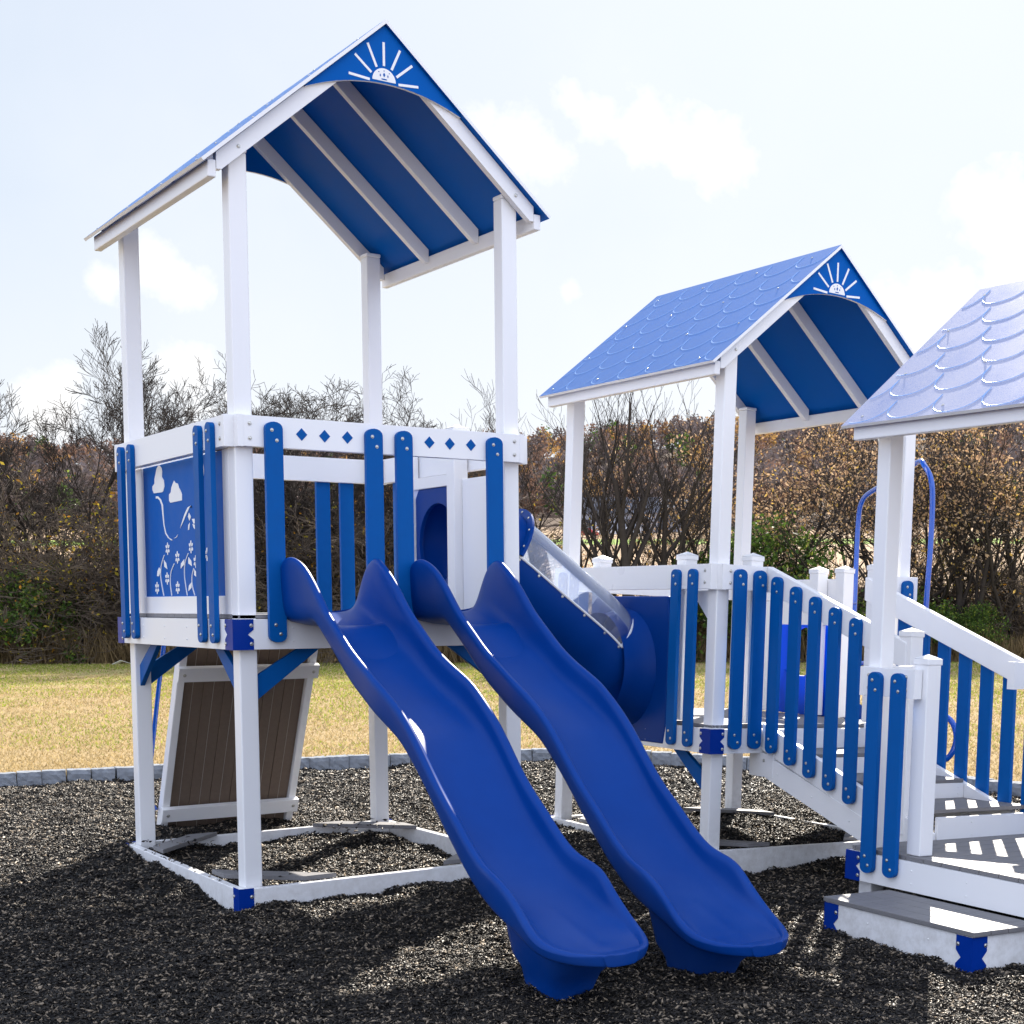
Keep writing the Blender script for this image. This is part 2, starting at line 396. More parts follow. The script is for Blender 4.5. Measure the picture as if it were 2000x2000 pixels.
def tower(M, label, zd, zb, over=0.0, base=True, base_top=0.0, top_mat=None):
    t = empty('play_tower', label, 'play tower', 'roofed play towers of the playset', M)
    corners = [(0, 0), (W - P, 0), (0, L - P), (W - P, L - P)]
    for i, (x, y) in enumerate(corners):
        mb = MB(); mb.box(x, x + P, y, y + P, zb, zd + 2.585)
        if i > 0 and base: post = mb
        mb.box(x - .003, x + P + .003, y - .003, y + P + .003, zd + 2.585, zd + 2.612)
        mb.build('post', POSTM, t, bevel=.008, segs=3)
    # deck: planks along X
    d = MB(); y = -over; pw = .139
    x0, x1 = (-over, W + over)
    while y < L + over - .02:
        y2 = min(y + pw, L + over); d.box(x0, x1, y, y2 - .004, zd + .0015, zd + .0265); y = y2
    d.build('deck', GREY, t, bevel=.003, segs=1)
    f = MB(); z0, z1 = zd - .171, zd
    f.box(-T, W + T, -T, -.004, z0, z1); f.box(-T, W + T, L + .004, L + T, z0, z1)
    f.box(-T, -.004, -.003, L + .003, z0, z1); f.box(W + .004, W + T, -.003, L + .003, z0, z1)
    rnd = random.Random(3)
    for k in range(4):
        for zz in (zd - .05, zd - .125):
            screw(f, (.3 + k * .42, -T, zz), (0, -1, 0), 1, .004); screw(f, (-T, .3 + k * .42, zz), (-1, 0, 0), 1, .004)
    fr = f.build('deck_frame', [WHITE, WHITE_EDGE], t, bevel=.004)
    for (x, y, sx, sy) in ((-T, -T, 1, 1), (-T, L + T, 1, -1), (W + T, -T, -1, 1), (W + T, L + T, -1, -1)):
        bracket(fr, x, y, sx, sy, z0 - .002, z1 + .001)
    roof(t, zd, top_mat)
    if base:
        g = MB(); a, b_ = base_top - .24, base_top
        g.box(-T, W + T, -T, -.006, a, b_); g.box(-T, W + T, L + .006, L + T, a, b_)
        g.box(-T, -.006, -.005, L + .005, a, b_); g.box(W + .006, W + T, -.005, L + .005, a, b_)
        bf = g.build('base_frame', POSTM, t, bevel=.004)
        for (x, y, sx, sy) in ((-T, -T, 1, 1), (-T, L + T, 1, -1), (W + T, -T, -1, 1), (W + T, L + T, -1, -1)):
            bracket(bf, x, y, sx, sy, a, b_ + .006, leg=.085, notch=False)
            # diagonal composite plank across the corner, round the foot of the post
            c = MB(); q = []
            for (da, db) in ((.06, .42), (.42, .06), (.62, .06), (.06, .62)):
                q.append((x + sx * da, y + sy * db))
            c.prism(q, b_ + .0015, b_ + .029, XY)
            c.build('corner_plank', GREY, bf, bevel=.002, segs=1)
    return t

def knee(t, x0, x1, y0, y1, za, zb_, axis):
    """45 degree knee brace as a plate polygon in plane; axis 'x' XZ-plane at y0..y1, 'y' YZ-plane at x0..x1"""
    mb = MB()
    if axis == 'x': pts = [(x1, za), (x1 + .14 * (1 if x1 > x0 else -1), za), (x0, zb_ - .04), (x0, zb_ + .10)]; mb.prism(pts, y0, y1, XZ)
    else: pts = [(y1, za), (y1 + .14 * (1 if y1 > y0 else -1), za), (y0, zb_ - .04), (y0, zb_ + .10)]; mb.prism(pts, x0, x1, YZ)
    return mb.build('knee_brace', BLUE, t, bevel=.003)

def rail(t, axis, a, b_, off, out, z0, z1, th=RT - .002, name='rail', screws=True):
    mb = MB(); lo, hi = (off + out * .002, off + out * RT)
    e = .03
    if axis == 'x':
        mb.box(a, b_, lo, hi, z0, z1)
        mb.box(a - .003, a + e, lo - out * .001, hi + out * .003, z0 - .003, z1 + .003); mb.box(b_ - e, b_ + .003, lo - out * .001, hi + out * .003, z0 - .003, z1 + .003)
        if screws:
            for xx in (a + .068, b_ - .068):
                for zz in (z0 + .045, z1 - .045): screw(mb, (xx, hi + out * .0005, zz), (0, out, 0), 1, .010)
    else:
        mb.box(lo, hi, a, b_, z0, z1)
        mb.box(lo - out * .001, hi + out * .003, a - .003, a + e, z0 - .003, z1 + .003); mb.box(lo - out * .001, hi + out * .003, b_ - e, b_ + .003, z0 - .003, z1 + .003)
        if screws:
            for yy in (a + .068, b_ - .068):
                for zz in (z0 + .045, z1 - .045): screw(mb, (hi + out * .0005, yy, zz), (out, 0, 0), 1, .010)
    return mb.build(name, [WHITE, STEEL], t, bevel=.007, segs=3)

# ============================================================ STRUCTURE: ground
CP = [(0, 2.5, .02), (-.5, 2.2, .02), (-1.6, 2.2, -.03), (-.15, 1.2, -.02), (-.12, .1, -.12), (.5, -.15, -.10), (1.3, -.15, -.085), (.9, 1, -.085), (.9, 1.85, -.095), (1.6, 1.5, -.10), (.35, 1.5, -.05), (.35, .5, -.07), (.9, 2.4, .01), (1.75, .8, -.10), (1.9, -.2, -.10),
      (-1.5, -1.5, -.10), (0, -2.5, -.12), (.5, -2.9, -.12), (1.3, -2.9, -.15), (2.6, -1.2, -.22), (3.6, -.2, -.26), (4.7, -.2, -.25), (4.1, 1, -.20), (5.1, 2, -.14), (3.0, 1.7, -.13),
      (2.5, -2.3, -.19), (2.3, -3.4, -.22), (3.2, -5, -.24), (1, 6, -.01), (-2, 6.5, -.02), (5, 5.3, -.03), (7, 3, -.10), (7.4, .8, -.14), (2.5, 4, -.02), (-2.5, -4.5, -.10), (.5, -5, -.15), (-3, 1, -.04), (-3, 4, -.02)]
CPA = np.array(CP)
def vnoise(x, y, seed=0):
    """cheap smooth noise, -1..1"""
    s = 0
    for k, (fx, fy, ph) in enumerate(((1.0, .35, 1.3), (-.55, 1.1, 4.1), (.8, -.9, 2.2), (1.7, 1.3, .4), (-1.9, .7, 5.0))):
        s = s + np.sin(x * fx + y * fy + ph + seed * 1.7 + 1.3 * np.sin(y * fy * .7 + x * .31 + seed)) / 5
    return s
def gz(x, y, bumps=True):
    x = np.asarray(x, float); y = np.asarray(y, float)
    d2 = (x[..., None] - CPA[:, 0]) ** 2 + (y[..., None] - CPA[:, 1]) ** 2
    wt = 1 / (d2 + .12) ** 1.6
    z = (wt * CPA[:, 2]).sum(-1) / wt.sum(-1)
    if bumps: z = z + .026 * vnoise(x * 2.6, y * 2.6, 1) + .030 * vnoise(x * 6.1, y * 6.1, 2) + .018 * vnoise(x * 15, y * 15, 3) + .008 * vnoise(x * 33, y * 33, 5)
    return z

EDGE = [(-6.5, 6.9), (-3.5, 6.75), (-1.2, 6.45), (.2, 6.28), (1.2, 6.1), (2.2, 6.12), (3.2, 6.15), (4.3, 5.85), (5.5, 5.35), (6.6, 4.5), (7.3, 3.2), (7.65, 1.6), (7.75, -.2), (7.7, -2.5), (7.5, -5.5)]
def catmull(P_, n=12):
    out_ = []
    for i in range(len(P_) - 1):
        p0, p1, p2, p3 = [Vector(P_[min(max(j, 0), len(P_) - 1)]) for j in (i - 1, i, i + 1, i + 2)]
        for k in range(n):
            t = k / n
            out_.append(.5 * ((2 * p1) + (-p0 + p2) * t + (2 * p0 - 5 * p1 + 4 * p2 - p3) * t * t + (-p0 + 3 * p1 - 3 * p2 + p3) * t ** 3))
    out_.append(Vector(P_[-1])); return out_
EC = catmull(EDGE, 14)

def grid_obj(name, xs, ys, zf, m, keep=None, **kw):
    X, Y = np.meshgrid(xs, ys); Z = zf(X, Y); nx, ny = len(xs), len(ys)
    v = np.stack([X, Y, Z], -1).reshape(-1, 3)
    idx = np.arange(nx * ny).reshape(ny, nx)
    f = np.stack([idx[:-1, :-1], idx[:-1, 1:], idx[1:, 1:], idx[1:, :-1]], -1).reshape(-1, 4)
    if keep is not None: f = f[keep(X, Y)[:-1, :-1].reshape(-1)]
    me = bpy.data.meshes.new(name); me.vertices.add(len(v)); me.vertices.foreach_set('co', v.ravel())
    me.loops.add(f.size); me.loops.foreach_set('vertex_index', f.ravel())
    me.polygons.add(len(f)); me.polygons.foreach_set('loop_start', np.arange(0, f.size, 4)); me.polygons.foreach_set('loop_total', np.full(len(f), 4))
    me.update(calc_edges=True); me.polygons.foreach_set('use_smooth', [True] * len(f)); me.materials.append(m)
    o = bpy.data.objects.new(name, me); col.objects.link(o); return o
def soup(name, v, f, mats, mi=None, parent=None):
    """v (n,3), f (m,k) -> one mesh object"""
    k = f.shape[1]; me = bpy.data.meshes.new(name)
    me.vertices.add(len(v)); me.vertices.foreach_set('co', np.ascontiguousarray(v, dtype=np.float32).ravel())
    me.loops.add(f.size); me.loops.foreach_set('vertex_index', np.ascontiguousarray(f, dtype=np.int32).ravel())
    me.polygons.add(len(f)); me.polygons.foreach_set('loop_start', np.arange(0, f.size, k, dtype=np.int32)); me.polygons.foreach_set('loop_total', np.full(len(f), k, dtype=np.int32))
    for m in (mats if isinstance(mats, (list, tuple)) else [mats]): me.materials.append(m)
    if mi is not None: me.polygons.foreach_set('material_index', np.ascontiguousarray(mi, dtype=np.int32))
    me.update(calc_edges=True)
    o = bpy.data.objects.new(name, me); col.objects.link(o)
    if parent: o.parent = parent
    return o

# lawn / terrain as one sheet reaching the horizon: flat lawn, rising field, wooded hill
FW = Vector((.5815, .8096)); RTV = Vector((.8121, -.5835)); CAMXY = Vector((-3.126, -8.406))
def terr_z(X, Y):
    dep = (X - CAMXY.x) * FW.x + (Y - CAMXY.y) * FW.y
    lat = (X - CAMXY.x) * RTV.x + (Y - CAMXY.y) * RTV.y
    z = -.02 + 0 * X
    inner = np.clip((dep - 14) / 10, 0, 1)
    z = z - .10 * np.clip((lat + 1) / 6, 0, 1) * (1 - inner)
    z = z + .02 * vnoise(X * .6, Y * .6, 7)
    a = np.clip((dep - 58) / 240, 0, 1); z = z + 16.5 * a ** 1.15
    h = np.clip((dep - 290) / 420, 0, 1); hh = 50 + 5 * np.sin(lat / 160 + .3) + 3 * np.sin(lat / 61 + .5)
    z = z + hh * (h * h * (3 - 2 * h))
    return z
def terrain_keep_z(X, Y):
    z = terr_z(X, Y)
    return z
def field_extra(b, p, t):
    g = b.n('ShaderNodeNewGeometry'); pos = g.outputs['Position']
    dep = b.vm('DOT_PRODUCT', b.vm('SUBTRACT', pos, (CAMXY.x, CAMXY.y, 0)).outputs[0], (FW.x, FW.y, 0)).outputs['Value']
    n0 = b.n('ShaderNodeTexNoise', i_Vector=pos, i_Scale=.35, i_Detail=6.0, i_Roughness=.62)
    n1_ = b.n('ShaderNodeTexNoise', i_Vector=pos, i_Scale=3.2, i_Detail=8.0, i_Roughness=.7)
    n2_ = b.n('ShaderNodeTexNoise', i_Vector=pos, i_Scale=28.0, i_Detail=4.0, i_Roughness=.7)
    straw = b.mix(n1_.outputs[0], (.27, .19, .085), (.48, .365, .19))
    straw = b.mix(b.m('MULTIPLY', b.m('SUBTRACT', n2_.outputs[0], .45), 3.0, clamp=True), b.mix(.5, straw, (.22, .15, .08)), straw)
    green = b.mix(n2_.outputs[0], (.22, .23, .06), (.42, .40, .13))
    gf = b.m('ADD', b.m('MULTIPLY', b.m('SUBTRACT', n0.outputs[0], .52), 4.0), b.m('MULTIPLY', b.m('SUBTRACT', dep, 27), .07))
    gf = b.m('ADD', gf, b.m('MULTIPLY', b.m('SUBTRACT', n1_.outputs[0], .5), 2.0))
    lawn = b.mix(b.m('MULTIPLY', gf, 1.0, clamp=True), straw, green)
    tan = b.mix(n1_.outputs[0], (.30, .20, .12), (.42, .30, .19))
    far = b.m('MULTIPLY', b.m('SUBTRACT', dep, 52), .2, clamp=True)
    c = b.mix(far, lawn, tan)
    strip = b.m('MULTIPLY', b.m('MULTIPLY', b.m('SUBTRACT', dep, 205), .2, clamp=True), b.m('MULTIPLY', b.m('SUBTRACT', 232, dep), .2, clamp=True))
    c = b.mix(strip, c, (.20, .30, .05))
    hill = b.m('MULTIPLY', b.m('SUBTRACT', dep, 285), .1, clamp=True)
    c = b.mix(hill, c, (.085, .055, .04))
    b.link(c, p.inputs['Base Color'])
LAWN = mat('lawn_and_field', (.4, .3, .1), .95, .1, extra=field_extra, bump=.5, bscale=18)
def frustum_grid(name, deps, lats, zf, m):
    D, Lt = np.meshgrid(deps, lats); X = CAMXY.x + D * FW.x + Lt * D * RTV.x; Y = CAMXY.y + D * FW.y + Lt * D * RTV.y
    Z = zf(X, Y); n1v, n2v = D.shape
    v = np.stack([X, Y, Z], -1).reshape(-1, 3); idx = np.arange(n1v * n2v).reshape(n1v, n2v)
    f = np.stack([idx[:-1, :-1], idx[1:, :-1], idx[1:, 1:], idx[:-1, 1:]], -1).reshape(-1, 4)[:, ::-1]
    return soup(name, v, f, m)
ECn = np.array([(p.x, p.y) for p in EC])
def inside_pit(X, Y, marg=0.0):
    """True where the mulch bed is (on the camera side of the edging curve)"""
    poly = np.vstack([ECn, [(7.5, -14), (-14, -14), (-14, 7.0)]])
    inside = np.zeros(X.shape, bool); n = len(poly); j = n - 1
    for i in range(n):
        xi, yi = poly[i]; xj, yj = poly[j]
        with np.errstate(divide='ignore', invalid='ignore'):
            c = ((yi > Y) != (yj > Y)) & (X < (xj - xi) * (Y - yi) / (yj - yi + 1e-12) + xi)
        inside ^= c; j = i
    return inside
def pit_dist(X, Y):
    d = np.full(X.shape, 1e9)
    for (a, b_) in ECn[::2]: d = np.minimum(d, (X - a) ** 2 + (Y - b_) ** 2)
    return np.sqrt(d)
def lawn_z(X, Y):
    z = terr_z(X, Y); ins = inside_pit(X, Y); d = pit_dist(X, Y)
    edge = gz(X, Y, False) + .105                       # lawn meets the top of the edging
    k = np.clip(d / 6, 0, 1); z2 = edge * (1 - k) + z * k
    return np.where(ins, np.where(d < .12, z2 - .15, -1.2), z2)
deps = np.concatenate([np.arange(-8, 10, 2.0), np.arange(10, 30, .22), np.arange(30, 60, .8), np.arange(60, 320, 8), np.arange(320, 800, 16), np.array([900, 1200, 2000, 3500, 5000])])
# lateral in metres per metre of depth breaks near 0, so use a plain grid near and a fan far
xs = np.concatenate([np.arange(-60, -9, 3.0), np.arange(-9, 14, .14), np.arange(14, 90, 3.0)])
ys = np.concatenate([np.arange(-40, -6, 3.0), np.arange(-6, 14, .14), np.arange(14, 100, 2.5)])
lawn = grid_obj('lawn', xs, ys, lawn_z, LAWN); tag(lawn, kind='structure')
fd = np.concatenate([np.arange(88, 320, 7), np.arange(320, 800, 14), np.array([900, 1200, 2000, 3500, 5000])])
fl = np.linspace(-1.6, 1.6, 90)
field = frustum_grid('far_field', fd, fl, lambda X, Y: terr_z(X, Y) + .04, LAWN); tag(field, kind='structure')

# mulch bed
def mulch_extra(b, p, t):
    n0 = b.n('ShaderNodeTexNoise', i_Vector=t.outputs['Object'], i_Scale=60.0, i_Detail=4.0, i_Roughness=.7)
    v0 = b.n('ShaderNodeTexVoronoi', i_Vector=t.outputs['Object'], i_Scale=70.0)
    b.link(b.mix(n0.outputs[0], (.004, .004, .005), (.028, .026, .025)), p.inputs['Base Color'])
    bp = b.n('ShaderNodeBump', i_Height=v0.outputs[0], i_Strength=.9, i_Distance=.02); b.link(bp.outputs[0], p.inputs['Normal'])
MULCH = mat('rubber_mulch_bed', (.02, .02, .02), .8, .2, extra=mulch_extra)
xs = np.arange(-9, 9.5, .07); ys = np.arange(-11, 8, .07)
def ez(X, Y): return gz(X, Y)
bed = grid_obj('mulch_ground', xs, ys, ez, MULCH, keep=lambda X, Y: inside_pit(X, Y) | (pit_dist(X, Y) < .12)); tag(bed, kind='structure')

rng = np.random.default_rng(11)
def shards(n, depth_lo, depth_hi, size):
    """random mulch chips in the part of the bed the picture can show"""
    u = rng.random(n); dep = np.sqrt(depth_lo ** 2 + u * (depth_hi ** 2 - depth_lo ** 2))
    lat = (rng.random(n) * .78 - .47) * dep
    x = CAMXY.x + dep * FW.x + lat * RTV.x; y = CAMXY.y + dep * FW.y + lat * RTV.y
    ok = inside_pit(x, y); x, y = x[ok], y[ok]; n = len(x)
    z = gz(x, y) + rng.random(n) * .012 + .001
    ln = size * (.55 + rng.random(n) * 1.1); wd = ln * (.22 + rng.random(n) * .30)
    yaw = rng.random(n) * 2 * np.pi; pit = rng.normal(0, .38, n); rol = rng.random(n) * np.pi
    a = np.stack([np.cos(yaw) * np.cos(pit), np.sin(yaw) * np.cos(pit), np.sin(pit)], -1)
    b0 = np.stack([-np.sin(yaw), np.cos(yaw), 0 * yaw], -1); c0 = np.cross(a, b0)
    b_ = b0 * np.cos(rol)[:, None] + c0 * np.sin(rol)[:, None]; c_ = np.cross(a, b_)
    C0 = np.stack([x, y, z], -1); j = lambda s: (rng.random((n, 1)) - .5) * s
    A, Bv, Cv = a * ln[:, None], b_ * wd[:, None], c_ * wd[:, None] * .6
    pts = [C0 - A * (.5 + j(.3)) + Bv * j(.8), C0 + Bv * (.5 + j(.4)) + A * j(.6), C0 + Cv * (.6 + j(.4)) + A * j(.6), C0 - Bv * (.5 + j(.4)) + A * j(.5), C0 + A * (.5 + j(.3)) + Cv * j(.8)]
    v = np.stack(pts, 1).reshape(-1, 3)
    tri = np.array([(0, 1, 2), (0, 2, 3), (0, 3, 1), (4, 2, 1), (4, 3, 2), (4, 1, 3)])
    f = (np.arange(n)[:, None, None] * 5 + tri[None]).reshape(-1, 3)
    return v, f
island_mat('mulch_chip', (.003, .003, .004), (.045, .038, .031), .52, .22, c3=(.27, .215, .155), f3=.16)
v1, f1 = shards(170000, 5.3, 9.0, .024); v2, f2 = shards(230000, 9.0, 14.0, .028); v3, f3 = shards(90000, 14.0, 18.5, .040)
for (xa, xb, ya, yb, zt0, nn_) in ((1.25, 1.8, 1.45, 2.0, .044, 60), (.05, .5, .05, .5, .044, 14), (-.05, -.01, .3, 1.7, .014, 26), (0, .45, 1.6, 2.0, .044, 30)):
    va, fa_ = shards(nn_ * 3, 8, 12, .026); m_ = len(va) // 5; va = va.reshape(m_, 5, 3); c_ = va.mean(1, keepdims=True)
    va = (va - c_ + np.stack([xa + (xb - xa) * rng.random(m_), ya + (yb - ya) * rng.random(m_), np.full(m_, zt0)], -1)[:, None])[:nn_]; va = va.reshape(-1, 3); fa_ = fa_[:len(va) // 5 * 6]
    f3 = np.vstack([f3, fa_ + len(v3)]); v3 = np.vstack([v3, va])
mul = soup('rubber_mulch', np.vstack([v1, v2, v3]), np.vstack([f1, f2 + len(v1), f3 + len(v1) + len(v2)]), MATS['mulch_chip'])
tag(mul, 'loose shredded black rubber mulch covering the play area', 'mulch', kind='stuff')

# grass tufts on the lawn
def tufts(n, d0, d1, h0, hvar, name, m, thr=None, wd=.006):
    u = rng.random(n); dep = d0 + (d1 - d0) * u ** (1.3 if thr is None else .62)
    lat = (rng.random(n) * .76 - .47) * dep
    x = CAMXY.x + dep * FW.x + lat * RTV.x; y = CAMXY.y + dep * FW.y + lat * RTV.y
    ok = ~inside_pit(x, y) & (pit_dist(x, y) > .13)
    if thr is not None: ok &= (vnoise(x * .9, y * .9, 4) + rng.normal(0, .25, n) > thr)
    x, y, dep = x[ok], y[ok], dep[ok]; n = len(x)
    z = lawn_z(x, y) - .004
    h = h0 * (.5 + rng.random(n) * hvar); a = rng.random(n) * 2 * np.pi; le = rng.normal(0, .7, n) * h; lb = rng.normal(0, .7, n) * h
    ww = wd * (.6 + dep / 18)
    b0 = np.stack([x - np.cos(a) * ww, y - np.sin(a) * ww, z], -1); b1 = np.stack([x + np.cos(a) * ww, y + np.sin(a) * ww, z], -1)
    tp = np.stack([x + le, y + lb, z + h], -1)
    v = np.stack([b0, b1, tp], 1).reshape(-1, 3); f = np.arange(3 * n).reshape(-1, 3)
    return v, f
STRAW = island_mat('straw_blades', (.30, .22, .10), (.58, .46, .25), .9, .1, transl=.35)
GREEN = island_mat('green_blades', (.14, .20, .025), (.38, .40, .07), .8, .15, transl=.45)
va, fa = tufts(170000, 13, 45, .034, 1.0, '', None)
g1 = soup('dry_grass', va, fa, STRAW); tag(g1, 'short straw coloured dry grass of the lawn', 'grass', kind='stuff')
va, fa = tufts(120000, 15, 47, .035, 1.2, '', None, thr=-.10, wd=.007)
g2 = soup('green_grass', va, fa, GREEN); tag(g2, 'patches of green grass in the dry lawn', 'grass', kind='stuff')

# edging stones, one by one
stone_meshes = []
for k in range(5):
    rnd = random.Random(k + 70); bm = bmesh.new(); bmesh.ops.create_cube(bm, size=1)
    bmesh.ops.scale(bm, vec=(.204, .155, .20), verts=bm.verts)
    bmesh.ops.subdivide_edges(bm, edges=bm.edges, cuts=4, use_grid_fill=True)
    for v in bm.verts:
        v.co.x += rnd.uniform(-.0025, .0025); v.co.z += rnd.uniform(-.002, .002)
        if v.co.y < -.07: v.co.y += rnd.uniform(-.009, .006) + (.014 if abs(v.co.x) > .098 or abs(v.co.z) > .078 else 0)
        else: v.co.y += rnd.uniform(-.002, .002)
        if v.co.z > .07: v.co.z += rnd.uniform(-.004, .002)
    me = bpy.data.meshes.new('edging_stone'); bm.to_mesh(me); bm.free(); me.materials.append(STONE); stone_meshes.append(me)
acc = 0; nst = 0; rnd = random.Random(2); last = None
for i in range(1, len(EC)):
    seg = EC[i] - EC[i - 1]; sl_ = seg.length; pos = 0
    while acc + (sl_ - pos) >= .214:
        pos += .214 - acc; acc = 0
        p = EC[i - 1] + seg * (pos / sl_); d = seg.normalized()
        q = p - Vector((CAMXY.x, CAMXY.y)); dep = q.dot(FW); lat = q.dot(RTV)
        if not (-.46 < lat / dep < .28): continue
        o = bpy.data.objects.new('edging_stone', stone_meshes[rnd.randrange(5)]); col.objects.link(o)
        o.location = (p.x, p.y, float(gz(p.x, p.y, False)) + .024 + rnd.uniform(-.004, .004))
        o.rotation_euler = (rnd.uniform(-.02, .02), rnd.uniform(-.02, .02), math.atan2(d.y, d.x) + rnd.uniform(-.03, .03))
        tag(o, 'grey split-face concrete block in the curved edging between mulch and lawn', 'edging block', 'edging blocks round the mulch bed'); nst += 1
    acc += sl_ - pos

# ============================================================ TOWER 1
M1 = Matrix.Identity(4)
M2 = Matrix(((0.999057, 0.006481, 0.042934, 3.308537), (-0.006369, 0.999976, -0.002745, -0.054969), (-0.042951, 0.002469, 0.999074, 0.013645), (0, 0, 0, 1)))
M3 = Matrix(((0.999223, 0.001257, 0.039381, 3.097068), (-0.000895, 0.999957, -0.009198, -3.838362), (-0.039391, 0.009156, 0.999182, -0.091915), (0, 0, 0, 1)))
t1 = tower(M1, 'tallest play tower on the left, high deck behind the two open slides', 1.55, -.30, 0.0, True, .012)
ZT, ZR = 2.69, 2.518
rf = rail(t1, 'x', 0.0, 1.845, 0, -1, ZR, ZT)
for c, wd_ in ((.199, .103), (.813, .107), (1.007, .107), (1.624, .107)): slat(rf, 'x', c, wd_, 1.418, 2.66, -RT - .001, -1)
for (x, z) in ((.374, 2.601), (.514, 2.600), (.655, 2.601), (1.186, 2.604), (1.324, 2.604), (1.469, 2.605)):
    dm = MB(); dm.prism([(x - .034, z), (x, z + .036), (x + .034, z), (x, z - .036)], -RT - .0025, -RT + .001, XZ); dm.build('diamond_inlay', BLUE, rf)
rl = rail(t1, 'y', .0, 2.050, 0, -1, ZR + .001, ZT + .001)
for c in (1.872, 1.664, .389, .187): slat(rl, 'y', c, .088, 1.412, 2.665, -RT - .001, -1)
rb = rail(t1, 'x', -.02, W + .02, L, 1, ZR, ZT)
for c in (.18, 1.438, 1.623): slat(rb, 'x', c, .105, 1.42, 2.64, L - .002 + .06, 1)
rr_ = rail(t1, 'y', -.0, L, W, 1, ZR, ZT)
for c in (.30, 1.72, 1.87): slat(rr_, 'y', c, .09, 1.42, 2.66, W + RT + .001, 1)
# picture panel on the left side
ap = MB(); ap.box(.012, .026, .20, 1.70, 1.682, 2.515); pan = ap.build('picture_panel', BLUE_ART, t1)
fr = MB(); fr.box(0.0, .038, 1.690, 1.812, 1.578, 2.516); fr.box(0, .038, .095 + .01, .205, 1.578, 2.516)
fr.box(.001, .040, .204, 1.689, 1.578, 1.684); fr.build('panel_frame', WHITE, t1, bevel=.003)
ART = {
'cloud1': [[1.356, 2.512], [1.311, 2.494], [1.301, 2.472], [1.309, 2.436], [1.272, 2.412], [1.264, 2.375], [1.289, 2.347], [1.313, 2.341], [1.476, 2.344], [1.502, 2.367], [1.5, 2.389], [1.458, 2.405], [1.456, 2.431], [1.43, 2.466], [1.411, 2.494], [1.379, 2.51]],
'cloud2': [[1.078, 2.399], [1.051, 2.383], [1.007, 2.376], [0.988, 2.35], [0.957, 2.327], [0.937, 2.305], [0.94, 2.27], [1.16, 2.267], [1.181, 2.283], [1.178, 2.319], [1.144, 2.331], [1.13, 2.359], [1.106, 2.379]],
'rib1': [[1.438, 2.323], [1.396, 2.321], [1.34, 2.299], [1.301, 2.26], [1.297, 2.209], [1.285, 2.136], [1.255, 2.083], [1.201, 2.052], [1.135, 2.035], [1.158, 2.033], [1.224, 2.053], [1.271, 2.08], [1.301, 2.136], [1.32, 2.21], [1.331, 2.262], [1.363, 2.293], [1.408, 2.309], [1.439, 2.308]],
'rib2': [[1.112, 2.045], [1.067, 2.051], [1.033, 2.066], [1.045, 2.054], [1.072, 2.046]],
'rib3': [[0.986, 2.101], [0.939, 2.149], [0.893, 2.189], [0.841, 2.221], [0.784, 2.23], [0.806, 2.219], [0.857, 2.188], [0.913, 2.148]],
'w1': [[0.818, 2.189], [0.785, 2.163], [0.812, 2.14], [0.837, 2.166]], 'w2': [[0.806, 2.129], [0.822, 2.088], [0.844, 2.085], [0.835, 2.116]],
'w3': [[0.769, 2.149], [0.692, 2.148], [0.692, 2.124], [0.74, 2.119]], 'w4': [[0.761, 2.119], [0.693, 2.107], [0.696, 2.076], [0.742, 2.095]],
'l1': [[1.315, 1.917], [1.271, 1.894], [1.252, 1.857], [1.308, 1.873]], 'l2': [[1.412, 1.871], [1.383, 1.852], [1.417, 1.815], [1.459, 1.816], [1.449, 1.846]],
'l3': [[0.926, 1.911], [0.929, 1.879], [0.996, 1.855], [0.989, 1.887]], 'l4': [[0.85, 1.923], [0.799, 1.897], [0.791, 1.866], [0.853, 1.884]],
'l5': [[0.751, 1.847], [0.705, 1.825], [0.707, 1.797], [0.754, 1.812]], 'l6': [[0.799, 1.771], [0.808, 1.735], [0.867, 1.715], [0.853, 1.75]]}
am = MB(); xf = .0095
for k_, pl in ART.items(): am.prism([tuple(p) for p in pl], xf, .0115, YZ)
for st in ([[1.301, 1.946], [1.365, 1.881], [1.382, 1.815], [1.36, 1.748], [1.331, 1.690]], [[1.114, 1.887], [1.179, 1.834], [1.198, 1.768], [1.176, 1.690]],
           [[0.849, 1.944], [0.911, 1.886], [0.927, 1.815], [0.907, 1.744], [0.885, 1.690]], [[0.755, 1.851], [0.79, 1.806], [0.79, 1.749], [0.749, 1.690]]):
    am.tube([(xf + .001, y, z) for y, z in catmull(st, 5)], .0042, 4)
for (y, z) in [(1.236, 1.984), (1.053, 1.925), (0.799, 1.982), (0.72, 1.892), (1.259, 1.798), (1.062, 1.739), (1.464, 1.74), (.52, 1.93), (.42, 1.80)]:
    for k in range(6):
        a = math.pi * k / 3 + math.pi / 6; d = Vector((math.cos(a), math.sin(a))); nn = Vector((-d.y, d.x))
        q = [Vector((y, z)) + d * r_ + nn * w_ for r_, w_ in ((.008, 0), (.022, .010), (.036, .007), (.040, 0), (.036, -.007), (.022, -.010))]
        am.prism([(v.x, v.y) for v in q], xf, .0115, YZ)
sp = [(.62 + .085 * math.cos(t), 2.425 + .075 * math.sin(t)) for t in [math.pi * 2 * k / 20 for k in range(20)]]
am.prism(sp, xf, .0115, YZ)
am.prism([(.774 + .008 * math.cos(t), 2.222 + .008 * math.sin(t)) for t in [k for k in range(6)]], xf - .001, .0085, YZ, 1)
RED = mat('red_spot', (.5, .01, .01), .4)
am.build('meadow_drawing', [WHITE_EDGE, RED], pan)
